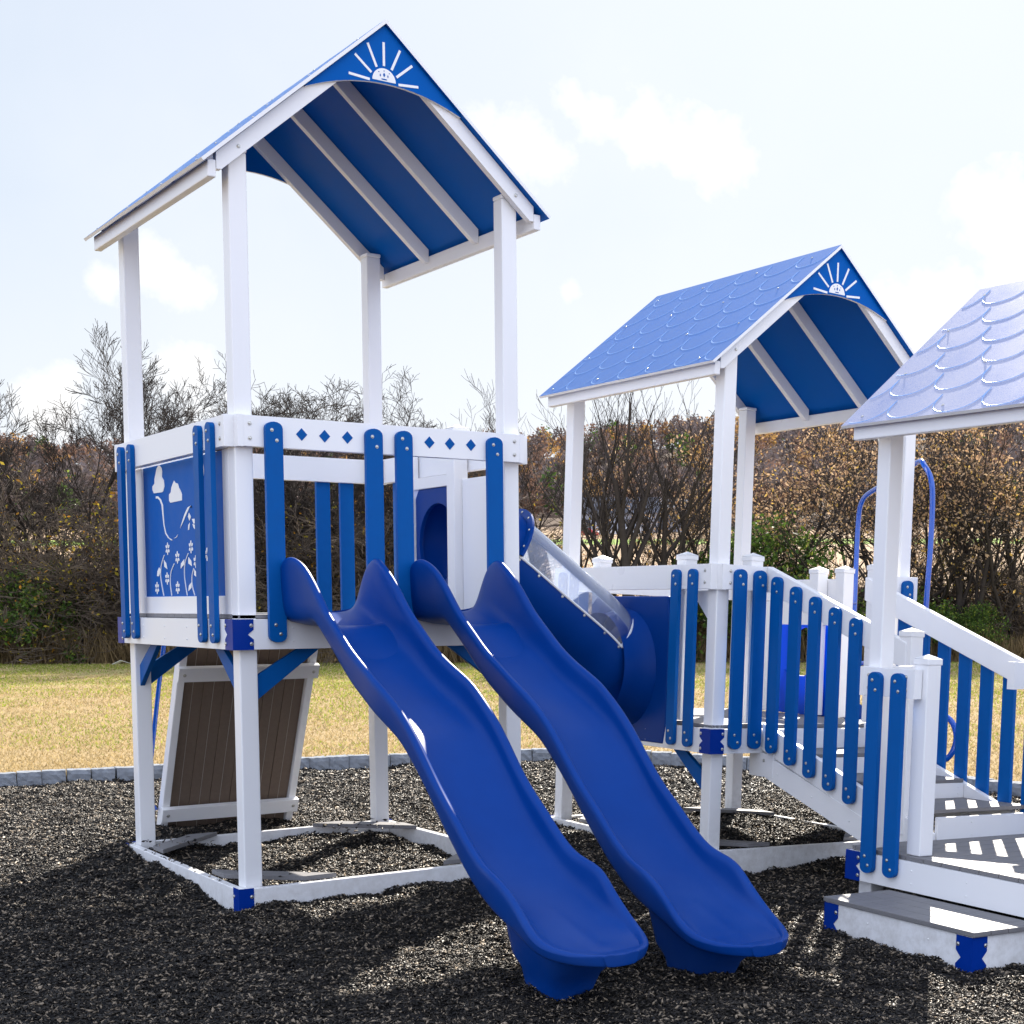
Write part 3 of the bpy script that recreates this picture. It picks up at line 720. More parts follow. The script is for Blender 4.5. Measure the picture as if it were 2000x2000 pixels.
# right side: framed opening of the tunnel
cp = MB(); cp.box(1.731, 1.837, .655, .761, 1.578, 2.770); post_cap(cp, 1.731, 1.837, .655, .761, 2.762); cp.build('capped_post', WHITE, t1, bevel=.006)
cp = MB(); cp.box(1.731, 1.837, 1.37, 1.476, 1.578, 2.770); post_cap(cp, 1.731, 1.837, 1.37, 1.476, 2.762); cp.build('capped_post', WHITE, t1, bevel=.006)
mb = MB(); mb.box(1.79, 1.835, .763, 1.368, 2.43, 2.507); mb.build('opening_lintel', WHITE, t1, bevel=.004)
def ring_plate(mb, fn, y0, y1, z0, z1, cy, cz, r, xa, xb, n=40, rc=.0):
    """rectangular plate with a round hole, between xa and xb"""
    out_ = []; inn = []
    for k in range(n):
        a = 2 * math.pi * k / n; c, s_ = math.cos(a), math.sin(a)
        inn.append((cy + r * c, cz + r * s_))
        tx = ((y1 - cy) / c if c > 1e-6 else (y0 - cy) / c if c < -1e-6 else 1e9); tz = ((z1 - cz) / s_ if s_ > 1e-6 else (z0 - cz) / s_ if s_ < -1e-6 else 1e9)
        t = min(tx, tz); out_.append((cy + c * t, cz + s_ * t))
    vs_ = [fn(p, xa) for p in inn + out_] + [fn(p, xb) for p in inn + out_]; N = 2 * n; fs = []
    for k in range(n):
        k2 = (k + 1) % n
        fs += [(k, k2, n + k2, n + k), (N + k, N + n + k, N + n + k2, N + k2), (k, N + k, N + k2, k2), (n + k, n + k2, N + n + k2, N + n + k)]
    mb.add(vs_, fs)
mb = MB(); mb.box(1.79, 1.835, .109, .652, 1.580, 2.46); mb.build('infill_board', WHITE, t1, bevel=.004)
# knee braces under the deck
knee(t1, .01 + P, .36, .03, .062, 1.378, 1.13, 'x'); knee(t1, .03, .062, P + .0, .35, 1.378, 1.13, 'y')
knee(t1, .03, .062, L - P, L - P - .25, 1.378, 1.13, 'y'); knee(t1, P, .36, L - .062, L - .03, 1.378, 1.13, 'x')
knee(t1, W - P, W - .36, .03, .062, 1.378, 1.13, 'x'); knee(t1, W - P, W - .36, L - .062, L - .03, 1.378, 1.13, 'x')

# ============================================================ SLIDES
def interp(tab, y):
    for (a, b_) in zip(tab, tab[1:]):
        if a[0] >= y >= b_[0]: t = (a[0] - y) / (a[0] - b_[0]); return a[1] + (b_[1] - a[1]) * t
    return tab[0][1] if y > tab[0][0] else tab[-1][1]
RIM = [(.10, 1.60), (.03, 1.66), (-.02, 1.76), (-.07, 1.855), (-.12, 1.893), (-.18, 1.906), (-.25, 1.892), (-.33, 1.852), (-.44, 1.777), (-.52, 1.703), (-.60, 1.625), (-.69, 1.560), (-.79, 1.495), (-.91, 1.412), (-1.04, 1.345), (-1.18, 1.282), (-1.32, 1.222), (-1.45, 1.148), (-1.55, 1.082), (-1.66, .99),
       (-1.75, .90), (-1.85, .802), (-1.96, .712), (-2.08, .628), (-2.14, .575), (-2.24, .505), (-2.33, .452), (-2.43, .430), (-2.52, .408), (-2.60, .355), (-2.68, .290), (-2.76, .228), (-2.85, .182), (-2.95, .158), (-3.06, .145), (-3.15, .140), (-3.22, .140)]
BED = [(.10, 1.583), (0, 1.585), (-.12, 1.572), (-.25, 1.535), (-.38, 1.480), (-.52, 1.425), (-.68, 1.360), (-.82, 1.29), (-.96, 1.212), (-1.15, 1.125), (-1.335, 1.048), (-1.51, .962), (-1.63, .87), (-1.75, .765), (-1.85, .668), (-1.96, .565), (-2.08, .468), (-2.2, .392), (-2.32, .318), (-2.5, .248), (-2.67, .192), (-2.85, .145), (-3.0, .128), (-3.22, .122)]
UND = [(.10, 1.555), (0, 1.52), (-.15, 1.50), (-.30, 1.50), (-.432, 1.52), (-.55, 1.455), (-.682, 1.369), (-.822, 1.263), (-.96, 1.168), (-1.15, 1.077), (-1.335, 1.0), (-1.51, .916), (-1.63, .823), (-1.75, .724), (-1.85, .627), (-1.94, .537), (-2.165, .354), (-2.32, .262), (-2.5, .20), (-2.67, .145), (-2.85, .098), (-3.0, .085), (-3.22, .085)]
def smooth_tab(tab, y):
    return (interp(tab, y) * 2 + interp(tab, y + .05) + interp(tab, y - .05)) / 4
def make_slide(cx, label, drop=0.0):
    root = empty('wave_slide', label, 'slide', 'blue wave slides', Matrix.Translation((cx, 0, 0)))
    mb = MB(); ys = [.10, .06, .02] + [-.02 - .045 * k for k in range(71)]
    ys = [y for y in ys if y > -2.99] + [-3.0, -3.03, -3.055, -3.072, -3.082, -3.088, -3.092]
    rings = []
    for y in ys:
        zr, zb, zu = smooth_tab(RIM, y), smooth_tab(BED, y), smooth_tab(UND, y)
        if y > -.2: zr = interp(RIM, y)
        w_ = .252 + .013 * math.exp(-((y + 1.28) / .16) ** 2) + .020 * math.exp(-((y + 2.50) / .15) ** 2) - .006 * math.exp(-((y + 1.9) / .2) ** 2); flare = 0
        if -2.98 < y < -2.62: w_ += .012 * math.sin((-2.62 - y) / .36 * math.pi)
        if y > -.32: flare = .022 * max(0, 1 - abs(y + .12) / .2)
        if y < -2.74:
            t = min(1, (-2.74 - y) / .355); w_ *= max(.30, math.sqrt(max(0, 1 - t ** 2.6)))
        if y < -2.98: q_ = min(1, (-2.98 - y) / .10); zb = zb + (zr - .006 - zb) * q_ * q_ * (3 - 2 * q_)
        dpt = max(zr - zb, .006); wb = w_ * .70; wu = w_ * .93; hw = w_ + flare
        e = min(.030, dpt * .8)
        ring = [(-wu, zu), (-hw * 1.0 - .006, zu + (zr - zu) * .22), (-hw - .016, zu + (zr - zu) * .70), (-hw - .018, zr - e * .8), (-hw - .010, zr - e * .15), (-hw + .006, zr), (-hw + .022, zr - e * .22),
                (-hw + .036, zr - e), (-wb - .035, zb + dpt * .42), (-wb - .006, zb + dpt * .14), (-wb + .045, zb + min(.012, dpt * .05)), (-.05, zb), (0, zb + (.007 if -2.95 < y < -2.5 else 0))]
        ring = ring + [(-x, z) for x, z in ring[:-1]][::-1]
        dz = -drop * max(0, -y - .3) / 2.7
        rings.append([(x, y, z + dz) for x, z in ring])
    n = len(rings[0]); vs_ = [p for r_ in rings for p in r_]
    fs = [(i * n + k, i * n + (k + 1) % n, (i + 1) * n + (k + 1) % n, (i + 1) * n + k) for i in range(len(rings) - 1) for k in range(n)]
    fs += [tuple(range(n)), tuple((len(rings) - 1) * n + k for k in range(n))[::-1]]
    mb.add(vs_, fs)
    o = mb.build('chute', SLIDE, root, smooth=True)
    sd = o.modifiers.new('sub', 'SUBSURF'); sd.levels = 1; sd.render_levels = 2
    # foot under the exit
    dz = -drop
    ft = MB(); lv = [(-.30, .12, .12, -2.58, .26), (-.12, .125, .13, -2.58, .28), (-.02, .145, .14, -2.60, .36), (.05, .18, .18, -2.62, .50), (None, .20, .22, -2.60, .60)]
    rg = []
    for (z, hx, _, cy, ly) in lv:
        rr = []
        for k in range(20):
            a = 2 * math.pi * k / 20; c, s_ = math.cos(a), math.sin(a)
            q = .55; rr.append((hx * math.copysign(abs(c) ** q, c), cy + ly / 2 * math.copysign(abs(s_) ** q, s_), (z + dz) if z is not None else smooth_tab(UND, cy + ly / 2 * math.copysign(abs(s_) ** q, s_)) + .018 + dz))
        rg.append(rr)
    vs_ = [p for r_ in rg for p in r_]; ft.add(vs_, [(i * 20 + k, i * 20 + (k + 1) % 20, (i + 1) * 20 + (k + 1) % 20, (i + 1) * 20 + k) for i in range(len(rg) - 1) for k in range(20)] + [tuple(range(20))])
    ft.build('foot', SLIDE, root, smooth=True)
    return root
make_slide(.505, 'left one of the two open blue wave slides, in front of the picture-panel side')
make_slide(1.316, 'right one of the two open blue wave slides, nearer the tunnel', .065)

# ============================================================ CLIMBING RAMP behind tower 1
ramp = empty('climbing_ramp', 'steep brown plank climbing ramp in a white frame leaning behind the tall tower', 'climbing ramp', M=Matrix.Translation((.38, 2.11, 0)))
ra = Vector((0, .03, 1.40)); rb_ = Vector((0, .68, -.12)); rd = (rb_ - ra); rl_ = rd.length; rd.normalize(); rn = Vector((0, rd.z, -rd.y)) * -1   # rn points up/out
def rp(x, s_, h): q = ra + rd * s_ + rn * h; return (x, q.y, q.z)
def rbox(x0, x1, s0, s1, h0, h1, mb, mi=0):
    mb.add([rp(x0, s0, h0), rp(x1, s0, h0), rp(x1, s1, h0), rp(x0, s1, h0), rp(x0, s0, h1), rp(x1, s0, h1), rp(x1, s1, h1), rp(x0, s1, h1)],
           [(0, 3, 2, 1), (4, 5, 6, 7), (0, 1, 5, 4), (1, 2, 6, 5), (2, 3, 7, 6), (3, 0, 4, 7)], mi)
for (xa, xb) in ((-.002, .052), (.962, 1.016)):
    mb = MB(); rbox(xa, xb, 0, rl_, -.03, .06, mb); mb.build('side_frame', WHITE, ramp, bevel=.006)
mb = MB(); nb = 6; bw = (.962 - .052) / nb
for k in range(nb):
    x0 = .052 + k * bw; rbox(x0 + .001, x0 + bw - .0035, 0, rl_, .004, .03, mb)
mb.build('planks', BROWN, ramp, bevel=.002, segs=1)
gm = MB()
for k in range(nb):
    x0 = .052 + k * bw + bw * .5; rbox(x0 - .0025, x0 - .0005, 0, rl_, .0015, .004, gm, 0)
GROOVE = mat('brown_board_groove', (.42, .38, .34), .6)
gm.build('board_seams', GROOVE, ramp)
for s0 in (.20, 1.33):
    mb = MB(); rbox(-.012, 1.026, s0, s0 + .105, -.075, -.031, mb)
    for xx in (.03, .985):
        q = rp(xx, s0 + .052, -.075); screw(mb, q, -rn, 1, .010)
    mb.build('cross_bar', [WHITE, STEEL], ramp, bevel=.006)
hr = MB(); hr.tube([rp(-.05, -.02, .12), rp(-.05, .02, .18), rp(-.05, .5, .19), rp(-.05, 1.25, .18), rp(-.05, 1.36, .10), rp(-.03, 1.38, .03)], .0165, 10)
hr.build('hand_rail', PIPE, ramp, smooth=True)

# ============================================================ TOWER 2
t2 = tower(M2, 'middle play tower with the blue scalloped roof, joined to the tunnel and the stairs', .755, -.45, 0.0, True, -.095)
ZT2, ZR2 = .755 + 1.138, .755 + .966
r2f = rail(t2, 'x', 0.0, .435, 0, -1, ZR2, ZT2)
for c in (.143, .318): slat(r2f, 'x', c, .104, .615, 1.865, -RT - .001, -1)
r2d = rail(t2, 'x', 1.50, 1.86, 0, -1, ZR2, ZT2)
slat(r2d, 'x', 1.745, .104, .615, 1.865, -RT - .001, -1)
r2l = rail(t2, 'y', .0, L, 0, -1, ZR2, ZT2)
for c in (.382, .185, 1.735, 1.90): slat(r2l, 'y', c, .092, .615, 1.86, -RT - .001, -1)
r2b = rail(t2, 'x', 0, W, L, 1, ZR2, ZT2)
for c in (.25, .45): slat(r2b, 'x', c, .104, .615, 1.865, L + RT + .001, 1)
r2r = rail(t2, 'y', .80, L, W, 1, ZR2, ZT2)
for (xa, ya) in ((.004, .385), (.004, 1.49), (.30, .003), (1.50, .003), (1.733, .62), (1.733, .93)):
    mb = MB(); mb.box(xa, xa + P, ya, ya + P, .79, 1.94); post_cap(mb, xa, xa + P, ya, ya + P, 1.932); mb.build('capped_post', WHITE, t2, bevel=.006)
# white upright boards seen through the pickets on the far side
mb = MB(); mb.box(1.80, 1.838, 1.60, 1.94, .79, 1.715); mb.box(1.80, 1.838, .80, 1.60, 1.52, 1.715); mb.build('infill_board', WHITE, t2, bevel=.004)
knee(t2, .03, .062, P, .36, .583, .33, 'y'); knee(t2, .03, .062, L - P, L - .36, .583, .33, 'y')
# gusset next to the stair post
mb = MB(); mb.prism([(.11, 1.715), (.33, 1.715), (.11, 1.50)], .02, .05, YZ); mb.build('gusset', WHITE, t2, bevel=.003)

def translucent(name, base, f):
    m = mat(name, base, .4, .3); b = NB(m.node_tree); p = m.node_tree.nodes['Principled BSDF']; o = m.node_tree.nodes['Material Output']
    tr = b.n('ShaderNodeBsdfTranslucent'); tr.inputs[0].default_value = (base[0] + .0, min(1, base[1] * 2.6), min(1, base[2] * 2.2), 1)
    mx = b.n('ShaderNodeMixShader', i_0=f); b.link(p.outputs[0], mx.inputs[1]); b.link(tr.outputs[0], mx.inputs[2]); b.link(mx.outputs[0], o.inputs[0]); return m
HOODM = translucent('blue_translucent_plastic', (.0, .09, .42), .5)
# ---- hooded side slide on the far side of tower 2
hood = empty('hooded_slide', 'bright blue hooded slide entrance behind the pickets of the middle tower', 'slide', M=M2 @ Matrix.Translation((W + .012, 1.25, .785)))
mb = MB()
def hp(p, t): return (t, p[0], p[1])
op = []
for k in range(17): a = math.pi * k / 16; op.append((.17 * math.cos(a), .60 + .12 * math.sin(a)))
outer = [(.42, .0), (.42, .745), (-.40, .745), (-.40, .0)]
inner = [(.17, .34)] + op + [(-.17, .34), (-.08, .30), (.08, .30)]
# frame as left, right, top and sill pieces
mb.prism([(.42, 0), (.42, .745), (.17, .745), (.17, 0)], 0, .09, hp); mb.prism([(-.17, 0), (-.17, .745), (-.40, .745), (-.40, 0)], 0, .09, hp)
mb.prism([(.17, .745), (-.17, .745), (-.17, .60)] + [(x, z) for x, z in op[::-1]][1:-1] + [(.17, .60)], .001, .089, hp)
mb.prism([(.17, 0), (.17, .36), (.09, .315), (-.09, .315), (-.17, .36), (-.17, 0)], -.03, .088, hp)
mb.build('hood', HOODM, hood, bevel=.012, segs=3)
mb = MB(); rgs = []
for k in range(9):
    t = k / 8; x = .09 + 1.15 * t; z = .06 - .62 * t
    rgs.append([(x, y_, z + h_) for (y_, h_) in ((-.26, .0), (-.28, .22), (-.22, .22), (-.18, .06), (.18, .06), (.22, .22), (.28, .22), (.26, .0))])
n = 8; mb.add([p for r_ in rgs for p in r_], [(i * n + k, i * n + (k + 1) % n, (i + 1) * n + (k + 1) % n, (i + 1) * n + k) for i in range(8) for k in range(n)] + [tuple(range(n)), tuple(64 + k for k in range(n))[::-1]])
mb.build('chute', SLIDE, hood, smooth=True)

# ---- arched climber with two grab rails on the far right side of tower 2
cl_ = empty('loop_climber', 'blue tubular arch climber with tall grab rails beyond the middle tower', 'climber', M=M2 @ Matrix.Translation((W + .06, 0, 0)))
def arch(pts, r=.021, name='grab_rail'):
    a = MB(); a.tube([tuple(p) for p in catmull([Vector(p) for p in pts], 8)], r, 12); return a.build(name, PIPE, cl_, smooth=True)
arch([(.40, 1.09, -.3), (.40, 1.10, 1.0), (.40, 1.105, 2.0), (.40, 1.10, 2.42), (.38, 1.045, 2.555), (.34, .91, 2.62), (.22, .50, 2.70), (.10, .13, 2.79), (.04, .0, 2.745), (0, -.115, 2.63), (0, -.14, 2.45), (0, -.14, 2.1), (0, -.12, 1.6), (0, -.11, .6), (0, -.11, -.4)], name='arch_rail')
arch([(0, -.12, .50), (0, -.26, .51), (0, -.40, .545), (0, -.468, .616), (0, -.492, .713), (0, -.456, .806), (0, -.382, .858), (0, -.26, .885), (0, -.12, .89)], .022, 'curl')
arch([(.40, 1.09, .50), (.40, 1.22, .51), (.40, 1.36, .545), (.40, 1.42, .616), (.40, 1.45, .713), (.40, 1.42, .806), (.40, 1.34, .858), (.40, 1.22, .885), (.40, 1.10, .89)], .022, 'curl')
arch([(0, -.11, .30), (.12, .2, .33), (.28, .75, .33), (.40, 1.09, .30)], .019, 'rung'); arch([(0, -.11, 1.20), (.12, .2, 1.23), (.28, .75, 1.23), (.40, 1.09, 1.20)], .019, 'rung')
mb = MB(); mb.box(-.07, -.045, .885, .96, 1.70, 1.74); mb.tube([(-.06, .92, 1.72), (.40, 1.09, 1.72)], .012, 8); mb.build('clamp', PIPE, cl_)

# ---- stairs from tower 2 down to the low platform
stair = empty('stairs', 'white staircase with grey treads between the middle tower and the low platform', 'stairs', M=M2)
XN, XF = .445, 1.37
def slope_board(x0, x1, ya, yb, za, zb_, h, name, m=WHITE, bev=.004, sc_=None):
    mb = MB(); mb.prism([(ya, za), (yb, zb_), (yb, zb_ - h), (ya, za - h)], x0, x1, YZ)
    if sc_:
        for (y_, z_) in sc_: screw(mb, (min(x0, x1), y_, z_), (-1, 0, 0), 1, .0045)
    return mb.build(name, [m, WHITE_EDGE], stair, bevel=bev)
sn = -.3215
for (xa, xb) in ((XN - .045, XN), (XF, XF + .045)):
    slope_board(xa, xb, -.062, -1.735, .797, .797 - .345 * 1.673, .190, 'upper_stringer')
    slope_board(xa - .004, xb + .004, -.062, -1.70, .592, .592 - .3235 * 1.64, .160, 'lower_stringer', sc_=[(-.25, .45), (-.62, .33), (-1.0, .21), (-1.35, .09)] if xa < 1 else None)
blk = MB(); blk.box(XN - .052, XN + .02, -.20, .06, .42, .583); screw(blk, (XN - .052, -.10, .535), (-1, 0, 0), 1, .010); blk.build('bearer_block', [WHITE, STEEL], stair, bevel=.006)
TR = [(.615, -.52), (.475, -1.06), (.345, -1.56)]; prev = (.78, -.062)
for i, (z, y) in enumerate(TR):
    mb = MB(); x1 = XF - .003 if i < 2 else XF + .09
    mb.box(XN + .003, x1, y - .025, prev[1] - .002, z - .026, z); mb.build('tread', GREY, stair, bevel=.003, segs=1)
    mb = MB(); mb.box(XN + .003, XF - .003, prev[1] - .028, prev[1] - .003, z + .001, prev[0] - .027)
    for xx in (XF - .06,):
        for zz in (z + .03, prev[0] - .055): screw(mb, (xx, prev[1] - .028, zz), (0, -1, 0), 1, .005)
    mb.build('riser', [WHITE, WHITE_EDGE], stair, bevel=.002, segs=1); prev = (z, y)
mb = MB(); mb.box(XN + .003, XF + .09, -1.745, -1.720, .15, .318)
for xx in (.75, XF + .04):
    for zz in (.20, .28): screw(mb, (xx, -1.745, zz), (0, -1, 0), 1, .005)
mb.build('riser', [WHITE, WHITE_EDGE], stair, bevel=.002, segs=1)
# hand rails on both sides
def hand(xa, xb, y0, z0, y1, z1, h=.172):
    mb = MB(); mb.prism([(y0, z0), (y1, z1), (y1, z1 - h), (y0, z0 - h)], xa, xb, YZ); return mb.build('hand_rail', [WHITE, STEEL], stair, bevel=.006)
hn = hand(XN - .058, XN - .002, -.062, 1.898, -1.46, 1.898 - .36 * 1.398)
for k in range(6):
    y = -.200 - .2035 * k
    slat(hn, 'y', y, .104, .592 - .0665 * k, 1.822 - .0690 * k, XN - .060, -1)
hf = hand(XF + .0, XF + .056, -.01, 1.875, -1.70, 1.875 - .372 * 1.69)
for k in range(8):
    y = -.16 - .205 * k
    slat(hf, 'y', y, .104, .64 + .335 * (y + .16), 1.745 + .345 * (y + .16), XF + .058, 1, nscr=False)
for (x0, y0, zt_) in ((XN - .05, -1.50, 1.44), (XF + .004, -1.80, 1.35)):
    mb = MB(); mb.box(x0, x0 + P, y0, y0 + P, .18, zt_); post_cap(mb, x0, x0 + P, y0, y0 + P, zt_ - .01); mb.build('newel_post', WHITE, stair, bevel=.006)

# ============================================================ TOWER 3 (low platform)
t3 = tower(M3, 'lowest play tower at the right edge, with the pale sunlit scalloped roof', .2417, -.40, .035, False, top_mat=BLUE_DEW_GLARE)
r3 = rail(t3, 'y', 1.60, 2.042, 0, -1, .2417 + .928, .2417 + 1.092)
for c in (1.898, 1.712): slat(r3, 'y', c, .104, .131, 1.31, -RT - .001, -1)
mb = MB(); mb.box(.004, .11, 1.56, 1.666, .27, 1.37); post_cap(mb, .004, .11, 1.56, 1.666, 1.362); mb.build('capped_post', WHITE, t3, bevel=.006)
r3c = rail(t3, 'x', .052, .36, L - .03, 1, .2417 + .94, .2417 + 1.10)
r3b = rail(t3, 'x', 1.29, W, L, 1, .2417 + .966, .2417 + 1.138)
r3r = rail(t3, 'y', 0, L, W, 1, .2417 + .966, .2417 + 1.138)
for k in range(9): slat(r3r, 'y', .16 + k * .205, .104, .11, 1.35, W + RT + .001, 1, nscr=False)
r3f = rail(t3, 'x', 0, W, 0, -1, .2417 + .966, .2417 + 1.138)
for k in range(8): slat(r3f, 'x', .2 + k * .205, .104, .11, 1.35, -RT - .001, -1)

# ---- entry step beside tower 3
step = empty('entry_step', 'low grey plank step with blue corner plates in front of the lowest tower', 'step', M=M3 @ Matrix.Translation((-.57, .61, 0)))
mb = MB(); zs = .062
ysl = 1.10
for k in range(4):
    x0 = -.012 + k * .128; mb.box(x0, x0 + .124, -.02, ysl, zs - .026, zs)
mb.build('tread', GREY, step, bevel=.003, segs=1)
mb = MB(); mb.box(0, .045, 0, ysl - .01, -.26, zs - .028); mb.box(.046, .505, 0, .045, -.26, zs - .028); mb.box(.046, .505, ysl - .055, ysl - .01, -.26, zs - .028)
for yy in (.3, .75): screw(mb, (0, yy, -.03), (-1, 0, 0), 1, .005)
mb.build('step_frame', [POSTM, WHITE_EDGE], step, bevel=.005)
bracket(step, 0, 0, 1, 1, -.19, zs - .030, leg=.105); bracket(step, 0, ysl - .01, 1, -1, -.19, zs - .030, leg=.105)

# ============================================================ TUNNEL SLIDE between tower 1 and tower 2
tun = empty('tunnel_slide', 'blue tunnel slide with a clear dome window between the tall and the middle tower', 'tunnel slide', M=Matrix.Translation((1.85, 1.02, 2.05)))
cen = catmull([Vector(p) for p in ((-.02, 0, 0.02), (.20, 0, .005), (.42, 0, -.12), (.78, 0, -.385), (1.12, 0, -.635), (1.30, 0, -.80), (1.46, 0, -.90))], 6)
def ring_at(i, r):
    d = (cen[min(i + 1, len(cen) - 1)] - cen[max(i - 1, 0)]).normalized(); a = Vector((0, -1, 0)); b_ = d.cross(a) * -1
    if b_.z < 0: b_ = -b_
    return cen[i], a, b_.normalized(), d
def tube_part(i0, i1, a0, a1, r, name, m, th=.012, seg=26, parent=tun):
    mb = MB(); rows = []
    for i in range(i0, i1 + 1):
        c, a, b_, d = ring_at(i, r)
        rows.append([c + (a * math.cos(t) + b_ * math.sin(t)) * rr for rr in (r, r - th) for t in [a0 + (a1 - a0) * k / seg for k in range(seg + 1)]])
    n = 2 * (seg + 1); vs_ = [p for r_ in rows for p in r_]; fs = []
    for i in range(len(rows) - 1):
        for k in range(seg):
            fs.append((i * n + k, i * n + k + 1, (i + 1) * n + k + 1, (i + 1) * n + k))
            q = seg + 1; fs.append((i * n + q + k, (i + 1) * n + q + k, (i + 1) * n + q + k + 1, i * n + q + k + 1))
        for k0, k1 in ((0, seg + 1), (seg, 2 * seg + 1)):
            fs.append((i * n + k0, (i + 1) * n + k0, (i + 1) * n + k1, i * n + k1))
    for i in (0, len(rows) - 1):
        for k in range(seg): fs.append((i * n + k, i * n + k + 1, i * n + seg + 2 + k, i * n + seg + 1 + k))
    mb.add(vs_, fs); o = mb.build(name, m, parent, smooth=True)
    md = o.modifiers.new('es', 'EDGE_SPLIT'); md.split_angle = R(45); return o
N_ = len(cen); ia = 11; ib = 27
PI = math.pi
tube_part(0, ia, 0, 2 * PI, .355, 'upper_collar', SLIDE)
tube_part(ia, ib + 4, -PI, 0, .365, 'lower_half', SLIDE)
tube_part(ib, ib + 4, 0, PI, .352, 'elbow_window', CLEAR, th=.004)
cw = tube_part(ia, ib, 0, PI, .358, 'dome_window', CLEAR, th=.004)
tube_part(ib + 4, N_ - 1, 0, 2 * PI, .362, 'lower_elbow', SLIDE)
def flange(i, r0, r1, name, h=.03, m=SLIDE, a0=0, a1=2 * PI, bolts=14):
    mb = MB(); c, a, b_, d = ring_at(i, 0); seg = 40; vs_ = []
    for off in (-h / 2, h / 2):
        for rr in (r0, r1): vs_ += [c + d * off + (a * math.cos(t) + b_ * math.sin(t)) * rr for t in [a0 + (a1 - a0) * k / seg for k in range(seg + 1)]]
    q = seg + 1; fs = []
    for k in range(seg): fs += [(k, k + 1, q + k + 1, q + k), (2 * q + k, 3 * q + k, 3 * q + k + 1, 2 * q + k + 1), (q + k, q + k + 1, 3 * q + k + 1, 3 * q + k), (k, 2 * q + k, 2 * q + k + 1, k + 1)]
    mb.add(vs_, fs)
    for k in range(bolts):
        t = a0 + (a1 - a0) * (k + .5) / bolts; p = c + (a * math.cos(t) + b_ * math.sin(t)) * (r0 + r1) / 2
        screw(mb, p - d * h / 2, -d, 1, .008); screw(mb, p + d * h / 2, d, 1, .008)
    return mb.build(name, [m, STEEL], tun)
flange(ia, .356, .41, 'window_flange', .02, SLIDE, 0, PI, 8); flange(ib, .350, .366, 'window_lip', .022, WHITE_EDGE, 0, PI, 0); flange(ib + 4, .352, .40, 'window_flange', .018, SLIDE, 0, PI, 7)
for s_ in (0, 1):     # white seam strips where the window is bolted down, both sides
    mb = MB()
    pts = [ring_at(i, 0)[0] + ring_at(i, 0)[1] * (.368 if s_ == 0 else -.368) for i in range(ia, ib + 1)]
    mb.tube(pts, .0085, 6)
    for i in range(0, len(pts), 3): screw(mb, pts[i] - Vector((0, 0, .025)), (0, -1 if s_ == 0 else 1, 0), 1, .008)
    mb.build('seam_strip', [WHITE_EDGE, STEEL], tun)
mb = MB(); ring_plate(mb, YZ, -.285, .34, -.47, .38, 0.02, .0, .272, -.045, -.015); mb.build('entry_panel', SLIDE, tun, bevel=.004)
# lower panel on tower 2's left face
mb = MB(); ring_plate(mb, YZ, .475, 1.50, .612, 1.672, 1.03, 1.14, .33, -.028 - RT + .026, -.002); o = mb.build('exit_panel', SLIDE, None, bevel=.01, segs=3)
o.parent = tun; o.matrix_parent_inverse = Matrix.Identity(4); o.matrix_basis = Matrix.Translation((-1.85, -1.02, -2.05)) @ M2
mb = MB(); cc = []
for k in range(8):
    t = k / 7; r_ = .365 + .055 * t ** 2; x = -.30 + .24 * t; cc.append([(x, 1.03 + r_ * math.cos(a), 1.14 + (1 - t) * .02 + r_ * 1.05 * math.sin(a)) for a in [2 * PI * q / 40 for q in range(40)]])
mb.add([p for r_ in cc for p in r_], [(i * 40 + k, i * 40 + (k + 1) % 40, (i + 1) * 40 + (k + 1) % 40, (i + 1) * 40 + k) for i in range(7) for k in range(40)])
o = mb.build('exit_bell', SLIDE, None, smooth=True); o.parent = tun; o.matrix_basis = Matrix.Translation((-1.85, -1.02, -2.05)) @ M2

# TREES
# ============================================================ TREES, BRUSH, FAR WOOD
def seg_mesh(S, sides):
    """S: (n,8) x0 y0 z0 x1 y1 z1 r0 r1 -> verts, quads"""
    S = np.asarray(S); n = len(S); a = S[:, 0:3]; b_ = S[:, 3:6]; d = b_ - a; ln = np.linalg.norm(d, axis=1, keepdims=True) + 1e-9; d = d / ln
    ref = np.where(np.abs(d[:, 2:3]) < .9, np.array([[0, 0, 1.]]), np.array([[1., 0, 0]])); u = np.cross(d, ref); u /= np.linalg.norm(u, axis=1, keepdims=True); v = np.cross(d, u)
    ang = np.arange(sides) * 2 * np.pi / sides
    off = u[:, None] * np.cos(ang)[None, :, None] + v[:, None] * np.sin(ang)[None, :, None]
    A = a[:, None] + off * S[:, 6][:, None, None]; Bq = b_[:, None] + off * S[:, 7][:, None, None]
    V = np.concatenate([A, Bq], 1).reshape(-1, 3)
    k = np.arange(sides); q = np.stack([k, (k + 1) % sides, (k + 1) % sides + sides, k + sides], -1)
    F = (np.arange(n)[:, None, None] * 2 * sides + q[None]).reshape(-1, 4); return V, F
